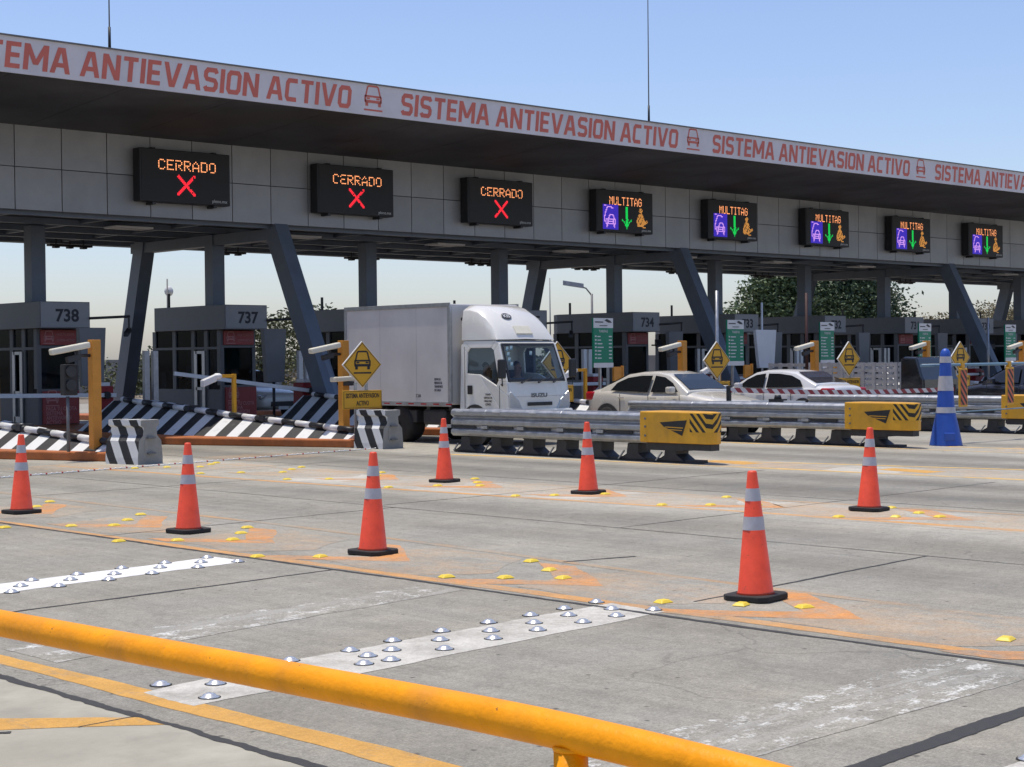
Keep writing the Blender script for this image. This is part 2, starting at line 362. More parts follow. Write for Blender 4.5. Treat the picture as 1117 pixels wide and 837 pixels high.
def car_icon(mb, cx, cz, w, y, m=None, line=True):
    """front view of a car with a rail under it, in the xz plane at y; w = width"""
    k = w
    def seg(a, b, t): mb.beam((cx+a[0]*k, y, cz+a[1]*k), (cx+b[0]*k, y, cz+b[1]*k), .004, t*k, m, side=(0, 1, 0))
    pts = [(-.44, .06), (-.32, .50), (-.26, .56), (.26, .56), (.32, .50), (.44, .06)]
    for a, b in zip(pts, pts[1:]): seg(a, b, .08)
    seg((-.48, .08), (.48, .08), .09); seg((-.47, .10), (-.47, -.18), .09); seg((.47, .10), (.47, -.18), .09)
    seg((-.5, -.16), (.5, -.16), .13); seg((-.38, -.02), (-.2, -.02), .07); seg((.2, -.02), (.38, -.02), .07)
    seg((-.46, -.2), (-.28, -.36), .001)
    mb.box(cx-.46*k, cx-.3*k, y-.002, y+.002, cz-.38*k, cz-.2*k, m); mb.box(cx+.3*k, cx+.46*k, y-.002, y+.002, cz-.38*k, cz-.2*k, m)
    if line: mb.box(cx-.55*k, cx+.55*k, y-.002, y+.002, cz-.60*k, cz-.52*k, m)

# ------------------------------------------------------------------ ground
def sheet(name, poly, z, m):
    mb = MB(); mb.face([(x, y, z) for x, y in poly], m); o = mb.build(name, m)
    if o.data.polygons[0].normal.z < 0: o.data.flip_normals()
    return struct(o)
sheet('ground', [(-900, -900), (1500, -900), (1500, 1500), (-900, 1500)], -.012, DIRT)
sheet('road', [(-30, -30), (170, -30), (170, 64), (-30, 64)], 0, ROAD)
sheet('pavement', [(-25, -25), (4.20, -25), (4.23, 5), (4.16, 9), (4.2, 14), (4.2, 60), (-25, 60)], .001, SLAB)
def ragged(name, a, b, w, z, m, seed=1, n=60, jit=.5):
    rnd = random.Random(seed); a = Vector(a); b = Vector(b); d = (b-a).normalized(); q = Vector((-d.y, d.x))
    n = int(min(900, max(40, (b-a).length*34))); mb = MB()
    ph = [rnd.uniform(0, 6.28) for _ in range(8)]; L_ = (b-a).length
    def f(t, k): return sum(math.sin(t*fr+ph[(i+k) % 8])*am for i, (fr, am) in enumerate(((1.1, .5), (2.7, .35), (6.1, .25), (14, .16), (31, .12))))
    pv = None
    for i in range(n+1):
        s_ = L_*i/n; p = a.lerp(b, i/n); c = f(s_, 0)*w*jit*.55; hw = w/2*(1+jit*.6*f(s_*1.7, 3)+rnd.uniform(-1, 1)*jit*.22); hw2 = w/2*(1+jit*.6*f(s_*2.3, 5)+rnd.uniform(-1, 1)*jit*.22)
        l = p+q*(c+max(hw, w*.06)); r = p+q*(c-max(hw2, w*.06))
        if pv: mb.face([(*pv[0], z*.3), (*pv[1], z*.3), (*r, z*.3), (*l, z*.3)], m)
        pv = (l, r)
    return struct(mb.build(name, m))
BN = [0]
def band(name, pts, m, z=.006, jit=.010):   # painted polygon with an uneven edge
    BN[0] += 1; rnd = random.Random(BN[0]); out = []
    for i in range(len(pts)):
        a = Vector(pts[i]); b = Vector(pts[(i+1) % len(pts)]); L_ = (b-a).length; n = max(1, int(L_/.05)); q = Vector((-(b-a).y, (b-a).x)).normalized()
        p1, p2 = rnd.uniform(0, 6), rnd.uniform(0, 6)
        for k in range(n):
            e = min(k, n-k)/n*2
            out.append(a.lerp(b, k/n)+q*(jit*(rnd.uniform(-1, 1)*min(.5, .012/jit*.5)+math.sin(k*.31+p1)*.7+math.sin(k*.12+p2)*.8)*min(1, 3*e) if k else 0))
    mb = MB(); mb.face([(p.x, p.y, z*.3+BN[0]*.000002) for p in out], m); bmesh.ops.triangulate(mb.b, faces=mb.b.faces); o = mb.build(name, m, fix=False)
    if o.data.polygons[0].normal.z < 0: o.data.flip_normals()
    return struct(o)
P_OR = worn('paint_orange_worn', (.62, .32, .11), .62, 14, (1, .4, 1), .26)
P_SM = worn('paint_orange_smear', (.54, .34, .18), .28, 8, (1, .55, 1), .34)
P_OR2 = worn('paint_orange_faint', (.50, .29, .13), .38, 9, (1, .4, 1), .30)
P_ORC = worn('paint_orange_chevron', (.64, .29, .095), .60, 9, (1, 1, 1), .24)
P_YE = worn('paint_yellow', (.62, .34, .085), .80, 26, (1, .45, 1), .22)
P_YE2 = worn('paint_yellow_worn', (.70, .44, .13), .56, 7, (1, .5, 1), .16)
P_WH = worn('paint_white_fresh', (.80, .79, .75), .90, 18, (1, 1, 1), .1)
P_WG = worn('paint_white_dirty', (.58, .555, .49), .76, 10, (1, 1, 1), .30)
P_WF = worn('paint_white_flaked', (.68, .67, .62), .37, 40, (.8, 1.2, 1), .08)
P_WF2 = worn('paint_white_ghost', (.42, .405, .36), .42, 18, (.6, 1.5, 1), .34)
P_WC = worn('paint_white_old', (.56, .52, .44), .52, 4, (1, .4, 1), .2)
# lane joints along Y
ragged('expansion_joint', (4.22, -10), (4.16, 22), .055, .010, TAR, 3, 260, .7)
ragged('expansion_joint', (8.33, -10), (8.24, 24), .05, .010, TAR, 4, 260, .5)
ragged('expansion_joint', (12.3, -10), (12.25, 34), .015, .010, TAR, 5, 200, .5)
ragged('expansion_joint', (16.45, -10), (16.4, 34), .018, .010, TAR, 6, 200, .5)
for y, x0, x1, w in ((10.78, 4.3, 8.25, .035), (7.72, 8.9, 12.3, .03), (14.9, 8.3, 12.3, .02), (20.0, 8.3, 14.0, .02), (15.5, 12.3, 20, .02), (1.5, 4.3, 8.3, .03), (22.6, 14, 20, .02), (11.6, 12.3, 20, .015)):
    ragged('slab_joint', (x0, y-.12), (x1, y+.16), w, .009, TAR, int(y*10), 50, .6)
ragged('tar_seal', (5.3, 4.0), (8.2, 4.16), .11, .010, TAR, 21, 60, .25)
ragged('slab_joint', (3.28, 7.43), (3.57, 7.22), .035, .012, TAR, 22, 60, .8)
ragged('slab_joint', (3.85, 7.1), (4.18, 7.12), .012, .012, TAR, 24, 60, .8)
ragged('slab_joint', (9.9, 9.9), (10.6, 9.7), .04, .009, TAR, 23, 20, .7)
# near orange edge line, gore outlines, stripes
def line_band(pts, w, m, z=.006, jit=.010):      # long painted line along a centre polyline
    BN[0] += 1; rnd = random.Random(BN[0]); ph = [rnd.uniform(0, 6) for _ in range(4)]; P = []
    for a, b in zip(pts, pts[1:]):
        a = Vector(a); b = Vector(b); n = max(2, int((b-a).length/.12))
        P += [a.lerp(b, k/n) for k in range(n)]
    P.append(Vector(pts[-1])); mb = MB(); pv = None; zz = z*.3+BN[0]*.000002
    for i, p in enumerate(P):
        d = (P[min(i+1, len(P)-1)]-P[max(i-1, 0)]).normalized(); q = Vector((-d.y, d.x))
        l = p+q*(w/2+jit*(math.sin(i*.35+ph[0])+math.sin(i*.13+ph[1])*.8+rnd.uniform(-.5, .5))); r = p-q*(w/2+jit*(math.sin(i*.31+ph[2])+math.sin(i*.11+ph[3])*.8+rnd.uniform(-.5, .5)))
        l = mb.b.verts.new((l.x, l.y, zz)); r = mb.b.verts.new((r.x, r.y, zz))
        if pv: mb.b.faces.new([pv[1], r, l, pv[0]])
        pv = (l, r)
    o = mb.build('lane_marking', m, fix=False)
    if o.data.polygons[0].normal.z < 0: o.data.flip_normals()
    return struct(o)
line_band([(4.40, -8), (4.52, 5.8), (4.43, 9.1), (4.35, 24)], .175, P_YE)
line_band([(8.50, -6), (8.52, 5), (8.45, 8.8), (8.33, 14.2), (8.24, 24)], .15, P_OR)
line_band([(9.70, -6), (9.72, 5.5), (9.84, 8.6), (10.04, 11.4), (10.18, 14.5), (10.24, 24)], .11, P_OR2)
line_band([(14.72, 2), (14.66, 8.3), (14.42, 12.5), (13.9, 18.4), (13.52, 25.4)], .15, P_OR)
line_band([(16.22, 2), (16.12, 9.1), (15.85, 12.5), (15.67, 19.9), (15.54, 25.2)], .13, P_OR2)
line_band([(20.84, 2), (20.64, 11.6), (20.17, 18.3), (19.85, 23)], .20, P_YE2)
line_band([(22.8, 2), (22.38, 12.8), (21.28, 18), (21.22, 23)], .17, P_YE2)
line_band([(26.32, 2), (26.18, 17), (25.9, 24)], .22, P_YE2)
line_band([(28.3, 2), (27.22, 17)], .18, P_YE2)
band('lane_marking', [(-3, 10.6), (-3, 10.85), (3.62, 7.62), (4.2, 7.05), (4.17, 6.85), (3.5, 7.35)], P_YE, .009)
band('lane_marking', [(20.7, 4), (22.4, 4), (22.2, 12.8), (21.2, 17), (20.4, 17)], P_WC, .0035)
band('lane_marking', [(14.6, 4), (16, 4), (15.7, 14), (15.5, 20), (14, 20)], P_WC, .0035)
for x0, yy in ((20.5, 17.9), (20.6, 14.6), (20.7, 11.3)):
    band('lane_marking', [(x0+.5, yy-.2), (x0+.95, yy-.2), (x0+.75, yy-1.25), (x0+.3, yy-1.2)], P_YE, .008)
def chevron(tip, back, wl, wr, t, m, z=.007):
    (x, y) = tip
    band('arrow_marking', [(x, y), (x+wr, y+back), (x+wr-.03, y+back+t), (x, y+t*1.15)], m, z, .018)
    band('arrow_marking', [(x-.001, y), (x-.001, y+t*1.15), (x-wl+.02, y+back*.9+t), (x-wl, y+back*.9)], m, z, .018)
for tx, ty in ((9.05, 6.28), (9.05, 8.62), (9.05, 10.9), (9.1, 12.95), (9.15, 15.1), (9.15, 17.4), (9.0, 4.0)): chevron((tx, ty), 1.0, .62, .72, .42, P_ORC)
for tx, ty in ((15.25, 9.2), (15.16, 11.55), (15.1, 13.96), (15.1, 16.2), (15.1, 18.4), (15.0, 20.6), (14.8, 22.9)): chevron((tx, ty), .95, .6, .66, .42, P_ORC if ty < 20 else P_OR2)
for yy in (3.0, 5.4, 7.8, 10.2, 12.6, 15.0, 17.4):
    band('paint_smear', [(8.45, yy), (9.0, yy-.4), (9.8, yy+.1), (9.9, yy+1.2), (9.4, yy+1.5), (8.6, yy+1.3)], P_SM, .0045, .03)
for yy in (5.6, 8.0, 10.4, 12.7, 15.1, 17.5, 20.0, 22.4):
    band('paint_smear', [(14.4, yy), (15.1, yy-.5), (15.9, yy+.1), (16.0, yy+1.3), (15.3, yy+1.6), (14.4, yy+1.4)], P_SM, .0045, .03)
for x0, x1, ya, yb in ((20.6, 22.3, 6, 9), (20.5, 21.9, 11, 14), (20.3, 21.5, 15, 17.6), (12.6, 14.2, 24, 26), (16.3, 18.4, 24, 26), (26.4, 28, 12, 16)):
    band('paint_smear', [(x0, ya), (x1, ya+.2), (x1, yb), (x0, yb-.3)], P_SM, .0045, .03)
band('stop_stripe', [(3.9+.5, 11.55), (8.1, 11.95), (8.1, 12.45), (4.4, 11.98)], P_WH, .007)
band('stop_stripe', [(4.5, 7.12), (5.74, 7.20), (8.42, 7.45), (8.46, 7.98), (5.6, 7.80), (4.5, 7.60)], P_WG, .007)
for a in ([(5.0, 4.83), (8.25, 5.0), (8.25, 5.14), (5.0, 5.02)], [(5.2, 4.66), (8.2, 4.80), (8.2, 4.93), (5.2, 4.80)], [(5.2, 4.46), (8.0, 4.52), (8.0, 4.70), (5.2, 4.60)],
          [(4.6, 8.72), (7.7, 9.2), (8.2, 9.42), (8.2, 9.56), (4.6, 9.05)], [(4.6, 9.25), (8.1, 9.6), (8.1, 9.68), (4.6, 9.38)]):
    band('stop_stripe', a, P_WF, .007)
band('stop_stripe', [(5.0, 4.46), (8.2, 4.52), (8.25, 5.14), (5.0, 5.0)], P_WF2, .006)
band('stop_stripe', [(4.6, 8.75), (8.2, 9.25), (8.2, 9.62), (4.6, 9.35)], P_WF2, .006)
band('stop_stripe', [(5.9, 3.25), (8.2, 3.35), (8.2, 3.68), (5.9, 3.6)], P_WG, .007)

# ------------------------------------------------------------------ canopy
CX0, CX1 = -6, 125
can = thing('toll_canopy', 'long grey toll plaza canopy with white lettered edge banner across the whole width', 'canopy', (0, 0, 0))
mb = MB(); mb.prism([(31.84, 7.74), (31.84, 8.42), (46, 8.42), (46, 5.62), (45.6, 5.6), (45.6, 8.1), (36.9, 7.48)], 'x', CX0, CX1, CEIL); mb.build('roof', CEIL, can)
mb = MB(); mb.box(CX0, CX1, 31.80, 31.835, 7.70, 8.45, BANNER); ban = mb.build('edge_banner', BANNER, can)
mb = MB(); mb.box(CX0, CX1, 31.76, 31.90, 8.453, 8.48); mb.build('edge_trim', GALVD, can)
mb = MB(); k = 0
x = CX0
while x < CX1-1:                # dark soffit in long panels with thin open seams
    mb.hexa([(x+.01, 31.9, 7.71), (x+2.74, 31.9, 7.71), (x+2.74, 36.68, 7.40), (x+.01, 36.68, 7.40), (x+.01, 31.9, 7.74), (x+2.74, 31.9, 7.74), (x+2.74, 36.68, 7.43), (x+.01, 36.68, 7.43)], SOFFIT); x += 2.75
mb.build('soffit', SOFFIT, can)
mb = MB(); x = CX0; rnd = random.Random(2)
while x < CX1-1.3:
    for z0, z1 in ((5.40, 6.40), (6.42, 7.42)): mb.box(x+.012, x+1.21, 36.68, 36.74, z0, z1, PANELS[rnd.choice((0, 0, 1, 2))])
    x += 1.2222
mb.box(CX0, CX1, 36.75, 36.85, 5.42, 7.5, BLACK)
mb.build('wall_panel', None, can)
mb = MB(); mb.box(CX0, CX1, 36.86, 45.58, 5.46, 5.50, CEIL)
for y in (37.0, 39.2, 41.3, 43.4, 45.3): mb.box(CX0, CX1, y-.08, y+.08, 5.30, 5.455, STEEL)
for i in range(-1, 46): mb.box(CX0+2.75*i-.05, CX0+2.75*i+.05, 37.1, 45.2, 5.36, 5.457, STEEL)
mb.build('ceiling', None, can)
mb = MB(); mb.box(CX0, CX1, 45.6, 45.66, 5.3, 5.75); mb.build('rear_beam', STEEL, can)
IC = [26.1+5.5*k for k in range(-4, 13)]      # island centre lines
for i, xc in enumerate(IC):
    mb = MB(); mb.box(xc-.20, xc+.20, 39.72, 40.12, .2, 5.30); mb.build('column', STEEL, can)
for k in range(-2, 6):
    xc = 26.1+16.5*k
    mb = MB(); mb.beam((xc, 34.35, .1), (xc, 36.98, 5.44), .42, .52, STEEL, side=(1, 0, 0)); lg = mb.build('slanted_leg', STEEL, can)
    mb = MB(); mb.beam((xc+.10, 34.09, .1), (xc+.10, 36.70, 5.38), .12, .06, STEEL_L, side=(1, 0, 0)); mb.build('leg_flange', STEEL_L, lg)
    mb = MB(); mb.beam((xc, 45.15, .1), (xc, 43.65, 5.35), .42, .52, STEEL, side=(1, 0, 0)); mb.build('slanted_leg', STEEL, can)
    mb = MB(); mb.box(xc-.17, xc+.17, 36.76, 44.2, 5.0, 5.295); mb.build('crossbeam', STEEL, can)
# banner writing: squared condensed capitals built from mitred strokes
GL = {'S': (.60, [('p', [(1, .84), (.86, 1), (.16, 1), (0, .86), (0, .66), (.14, .53), (.86, .47), (1, .34), (1, .14), (.84, 0), (.14, 0), (0, .14)])]),
      'I': (0.0, [('b', 0, 0, 0, 1)]), 'T': (.60, [('h', -.12, 1.12, 1), ('b', .5, 0, .5, .9)]), 'E': (.50, [('b', 0, 0, 0, 1), ('h', .12, 1.15, 1), ('h', .12, 1.15, 0), ('h', .12, 1.05, .5)]),
      'M': (.92, [('b', 0, 0, .0, 1), ('b', 1, 0, 1.0, 1), ('b', .5, .22, .02, 1), ('b', .5, .22, .98, 1)]), 'A': (.74, [('b', 0, 0, .42, 1), ('b', 1, 0, .58, 1), ('h', .2, .8, .28)]),
      'N': (.66, [('b', 0, 0, 0, 1), ('b', 1, 0, 1, 1), ('b', .96, 0, .04, 1)]), 'V': (.72, [('b', .46, 0, 0, 1), ('b', .54, 0, 1, 1)]),
      'O': (.60, [('p', [(.5, 0), (.16, 0), (0, .14), (0, .86), (.16, 1), (.84, 1), (1, .86), (1, .14), (.84, 0), (.5, 0)])]), 'C': (.54, [('p', [(1.08, 1), (.16, 1), (0, .86), (0, .14), (.16, 0), (1.08, 0)])])}
def stroke(mb, pts, w, y, m):
    P = [Vector(p) for p in pts]; n = len(P); cl = (P[0]-P[-1]).length < 1e-4; Lp = []; Rp = []
    for i in range(n):
        d0 = (P[i]-P[i-1]).normalized() if i > 0 else ((P[0]-P[-2]).normalized() if cl else None)
        d1 = (P[i+1]-P[i]).normalized() if i < n-1 else ((P[1]-P[0]).normalized() if cl else None)
        d0 = d0 or d1; d1 = d1 or d0
        n0 = Vector((-d0.y, d0.x)); n1 = Vector((-d1.y, d1.x)); b = (n0+n1).normalized(); k = min(1/max(.2, b.dot(n0)), 1.9)
        Lp.append(P[i]+b*w/2*k); Rp.append(P[i]-b*w/2*k)
    for i in range(n-1):
        mb.face([(Lp[i].x, y, Lp[i].y), (Rp[i].x, y, Rp[i].y), (Rp[i+1].x, y, Rp[i+1].y), (Lp[i+1].x, y, Lp[i+1].y)], m)
def banner_text(s, parent, x0, z0, h, width):
    w = .106; gap = .082; adv = 0; lay = []
    for c in s:
        if c == ' ': adv += .20; continue
        g = GL[c]; lay.append((adv+w/2, g)); adv += g[0]*h+w+gap
    k = width/(adv-gap)
    for n, (ax, g) in enumerate(lay):
        mb = MB(); X = lambda px: (ax+px*g[0]*h)*k
        for j, st in enumerate(g[1]):
            y = 31.7955-.0007*j; sl = lambda z: .11*(z-z0)
            if st[0] == 'p': stroke(mb, [(x0+X(px)+.11*pz*h, z0+w/2+pz*(h-w)) for px, pz in st[1]], w, y, RED_L)
            elif st[0] == 'b':
                _, xa, za, xb, zb = st; ra = z0+za*h; rb = z0+zb*h; ww = w*1.08
                mb.face([(x0+X(xa)-ww/2+sl(ra), y, ra), (x0+X(xa)+ww/2+sl(ra), y, ra), (x0+X(xb)+ww/2+sl(rb), y, rb), (x0+X(xb)-ww/2+sl(rb), y, rb)], RED_L)
            else:
                _, xa, xb, zc = st; zc = z0+w*.45+zc*(h-w*.9); q = w*.45
                mb.face([(x0+X(xa)+sl(zc-q), y, zc-q), (x0+X(xb)+sl(zc-q), y, zc-q), (x0+X(xb)+sl(zc+q), y, zc+q), (x0+X(xa)+sl(zc+q), y, zc+q)], RED_L)
        mb.build('letter', RED_L, parent)
for k in range(-2, 7):
    xi = 25.4+11.97*k
    mb = MB(); car_icon(mb, xi, 8.12, .52, 31.795, RED_L); mb.build('car_pictogram', RED_L, ban)
    banner_text('SISTEMA ANTIEVASION ACTIVO', ban, xi+.86, 7.80, .545, 10.4)

# ------------------------------------------------------------------ LED signs
FONT = {'C': '01110 10001 10000 10000 10000 10001 01110', 'E': '11111 10000 10000 11110 10000 10000 11111', 'R': '11110 10001 10001 11110 10100 10010 10001',
        'A': '00100 01010 10001 10001 11111 10001 10001', 'D': '11110 10001 10001 10001 10001 10001 11110', 'O': '01110 10001 10001 10001 10001 10001 01110',
        'M': '10001 11011 10101 10101 10001 10001 10001', 'U': '10001 10001 10001 10001 10001 10001 01110', 'L': '10000 10000 10000 10000 10000 10000 11111',
        'T': '11111 00100 00100 00100 00100 00100 00100', 'I': '01110 00100 00100 00100 00100 00100 01110', 'G': '01110 10001 10000 10111 10001 10001 01110'}
def dots(mb, rows, x0, z0, px, pz, m, fill=.86, y=-.352, drop=0, rnd=None):
    for j, r in enumerate(rows):
        for i, c in enumerate(r):
            if c == '1' and not (rnd and rnd.random() < drop):
                x = x0+i*px; z = z0-j*pz
                mb.face([(x, y, z), (x+px*fill, y, z), (x+px*fill, y, z-pz*fill), (x, y, z-pz*fill)], m)
def word(w):
    rows = ['']*7
    for ch in w:
        g = FONT[ch].split()
        rows = [a+b+'0' for a, b in zip(rows, g)]
    return rows
def message(w, x0, z0, px, pz, m, t, rnd, drop, fill):
    for i, ch in enumerate(w):
        mb = MB(); dots(mb, FONT[ch].split(), x0+i*6*px, z0, px, pz, m, fill, rnd=rnd, drop=drop); mb.build('letter', m, t)
def led_sign(x, kind, label, seed):
    rnd = random.Random(seed)
    t = thing('led_sign', label, 'led sign', (x+.06, 36.66, 6.42), 0, 'lane signs on the canopy wall')
    mb = MB(); mb.box(-1.33, 1.33, -.34, -.02, -.665, .665); mb.build('housing', BLACK, t, bevel=.02)
    mb = MB(); mb.box(-1.28, 1.28, -.347, -.341, -.62, .62); mb.build('display', BLACKM, t)
    for sx in (-.9, .9):
        mb = MB(); mb.box(sx-.05, sx+.05, -.30, .02, -.73, -.666); mb.build('bracket', DARKM, t)
        mb = MB(); mb.box(sx-.05, sx+.05, -.30, .02, .666, .70); mb.build('bracket', DARKM, t)
    if kind == 'X':
        message('CERRADO', -.80, .41, .0415, .038, LAMB, t, rnd, .08, .66)
        rows = []
        n = 15
        for j in range(n):
            rows.append(''.join('1' if (abs(i-j) < 2 or abs(i-(n-1-j)) < 2) else '0' for i in range(n)))
        mb = MB(); dots(mb, rows, -.26, .05, .036, .035, LRED, .9, rnd=rnd, drop=.03); mb.build('red_cross', LRED, t)
    else:
        message('MULTITAG', -.74, .46, .0325, .038, LAMB, t, rnd, .04, .72)
        mb = MB(); dots(mb, ['1'*20]*22, -1.05, .20, .036, .036, LBLU, .9); mb.build('blue_field', LBLU, t)
        g = ['01110000000000000000', '00000111111000000000', '00001100001110000000', '00001000000000000000', '00011000000000000000', '00010000000000000000', '00110000000000000000',
             '00100000000000000000', '00100000111110000000', '01100001100011000000', '01000001000001000000', '01000011000001100000', '01011111111111110000', '01010110000011010000',
             '01110111111111010000', '00010110000011010000', '00011111111111110000', '00001100000001100000', '00001100000001100000', '00001000000000100000']
        mb = MB(); dots(mb, g, -1.03, .18, .036, .036, LPNK, .8, -.356); mb.build('toll_gate_pictogram', LPNK, t)
        a = []
        for j in range(20):
            if j < 12: a.append('000001110000')
            else:
                w = 20-j-1
                a.append(''.join('1' if abs(i-6) <= max(0, (19-j)*.72) and (j > 14 or abs(i-6) > 2 or abs(i-6) <= 1) else '0' for i in range(13)))
        a[12] = '1100011100011'[:13]; a[11] = '1000001110001'[:13]
        mb = MB(); dots(mb, a, -.16, .16, .035, .036, LGRN, .9); mb.build('green_arrow', LGRN, t)
        g = ['0000011100000000', '0000111110000000', '0000111110000000', '0000011100000000', '0000011100000000', '0000111110000000', '0001111111000000', '0001110111000000', '0011101110100000',
             '0011011111100000', '0110111101110010', '0110111111111111', '0111111011111110', '0111110111111000', '0111111111100000', '0011111111000000', '0000000001111000']
        mb = MB(); dots(mb, g, .50, .14, .036, .037, LAM2, .8, rnd=rnd, drop=.08); mb.build('attendant_pictogram', LAM2, t)
    text('pleno.mx', .12, SIGNW, t, (.78, -.349, -.60), name='maker_name', width=.45)
    return t
ords = ['leftmost', 'second from the left', 'third from the left']
for k in range(3): led_sign(22.86+5.46*k, 'X', 'black led sign reading CERRADO over a red cross, %s' % ords[k], k)
ordm = ['leftmost of the green arrow signs', 'second of the green arrow signs', 'third of the green arrow signs', 'fourth of the green arrow signs', 'rightmost green arrow sign, near the photo edge']
for k in range(5): led_sign(22.86+5.46*(k+3), 'M', 'black led sign reading MULTITAG, %s' % ordm[k], k+3)
# lamps and sensors under the roof
for i in range(-1, 9):
    t = thing('canopy_lamp', 'flat pale lamp panel under the canopy ceiling above lane %s' % ['beyond the left edge', 'at the far left', 'left of booth 737', 'above the truck', 'right of the truck', 'by booth 734', 'by booth 733', 'by booth 732', 'by booth 731', 'at the right edge'][i+1], 'lamp', (22.6+5.5*i, 38.6, 5.24), 0, 'lamps under the canopy')
    mb = MB(); mb.box(-.55, .55, -.32, .32, 0, .055); mb.build('frame', WHITE, t, bevel=.01)
    mb = MB(); mb.box(-.48, .48, -.26, .26, -.006, -.001); mb.build('diffuser', LITE, t)
    t = thing('lane_sensor', 'black sensor bar hung from the rear ceiling edge above lane %s' % ['beyond the left edge', 'at the far left', 'left of booth 737', 'above the truck', 'right of the truck', 'by booth 734', 'by booth 733', 'by booth 732', 'by booth 731', 'at the right edge'][i+1], 'sensor', (24.3+5.5*i, 44.9, 5.14), 0, 'sensor bars under the canopy')
    mb = MB(); mb.box(-.7, .7, -.1, .1, .05, .12); mb.build('bar', BLACK, t)
    for q in (-.45, 0, .45):
        mb = MB(); mb.box(q-.08, q+.08, -.09, .09, .0, .049); mb.box(q-.015, q+.015, -.015, .015, .12, .33); mb.build('sensor', BLACK, t)

# antennas
for x, h, l in ((18.5, 3.9, 'thin whip antenna on the canopy roof at the far left'), (36.0, 6.2, 'tall thin whip antenna on the canopy roof above the fourth led sign')):
    t = thing('antenna', l, 'antenna', (x, 32.3, 8.42))
    mb = MB(); mb.lathe([(.035, 0), (.03, .62)], n=8); mb.build('mount', BLACK, t)
    mb = MB(); mb.lathe([(.018, .62), (.01, h)], n=6); mb.build('whip', GALVD, t)

# ------------------------------------------------------------------ islands, wedges, booths
def island(xc, k):
    mb = MB()
    poly = [(xc-.25, 25.75), (xc+.35, 25.75), (xc+.75, 26.2), (xc+.95, 30), (xc+.95, 47), (xc-1.0, 47), (xc-1.3, 36), (xc-2.1, 31), (xc-2.05, 30.2), (xc-1.0, 27.5), (xc-.45, 26.0)]
    mb.prism(poly, 'z', 0.001, .16, KERBC); o = mb.build('traffic_island', KERBC, bevel=.03); return struct(o)
def wedge(xc, label):
    """low ramp shaped crash cushion, striped black and white, with a striped pipe along its ridge"""
    t = thing('striped_ramp', label, 'crash cushion', (xc, 26.0, .16), 0, 'striped ramps on the toll islands')
    mb = MB(); n = 16
    def L(y):      # section at y: outer foot, ridge, inner foot
        f = y/9.0
        foot = -.30-1.05*min(1, y/4.2)-.25*max(0, min(1, (y-4.2)/3)); h = .10+.58*min(1, f*1.05)
        return (foot, 0.0), (foot*.42, h), (.22, h), (.62, 0)
    def ph(p): return ((33*p[0]-33*p[1]-36*p[2])/25.,) + (0,)
    for i in range(n):
        y0 = .25+8.6*i/n; y1 = .25+8.6*(i+1)/n; a = L(y0); b = L(y1)
        for j in range(3):
            q = [(a[j][0], y0, a[j][1]), (a[j+1][0], y0, a[j+1][1]), (b[j+1][0], y1, b[j+1][1]), (b[j][0], y1, b[j][1])]
            mb.face(q, BW, [ph(p) for p in q])
    for y in (.25, 8.85):
        a = L(y); q = [(p[0], y, p[1]) for p in a]; mb.face(q, BW, [ph(p) for p in q])
    bmesh.ops.remove_doubles(mb.b, verts=mb.b.verts, dist=.001)
    mb.build('ramp', BW, t)
    mb = MB(); pw = MB(); y = .3; c = 0
    while y < 8.4:
        a = L(y); b = L(min(y+.42, 8.4)); m = WHITE if c % 2 else BLACK
        mb.tube([(a[1][0]-.02, y, a[1][1]+.05), (b[1][0]-.02, min(y+.42, 8.4), b[1][1]+.05)], .062, 10, m); y += .42; c += 1
    mb.build('ridge_pipe', None, t)
    for y in (3.0, 5.6):
        mb = MB(); a = L(y); mb.box(a[1][0]-.09, a[1][0]+.2, y-.08, y+.08, a[1][1], a[1][1]+.13); mb.build('clamp', DARKM, t)
    return t
def gate(xc, y, ang, arm, label):
    t = thing('barrier_gate', label, 'barrier gate', (xc, y, .16), 0, 'lane barrier gates')
    mb = MB(); mb.box(-.22, .22, -.22, .22, 0, 1.0); mb.build('cabinet', REDB, t, bevel=.02)
    mb = MB(); mb.box(-.16, .16, -.16, .16, 1.0, 1.09); mb.build('cap', WHITE, t, bevel=.01)
    dx, dz = -math.cos(R(ang)), math.sin(R(ang))
    mb = MB(); mb.beam((.25, -.29, .78-.25*dz), (dx*arm, -.29, .78+arm*dz), .045, .10, side=(0, 1, 0)); mb.build('arm', WHITE, t, bevel=.008)
    mb = MB(); mb.lathe([(.09, -.33), (.09, -.225)], (0, 0, .78), 12, axis='y'); mb.build('pivot', BLACK, t)
    return t
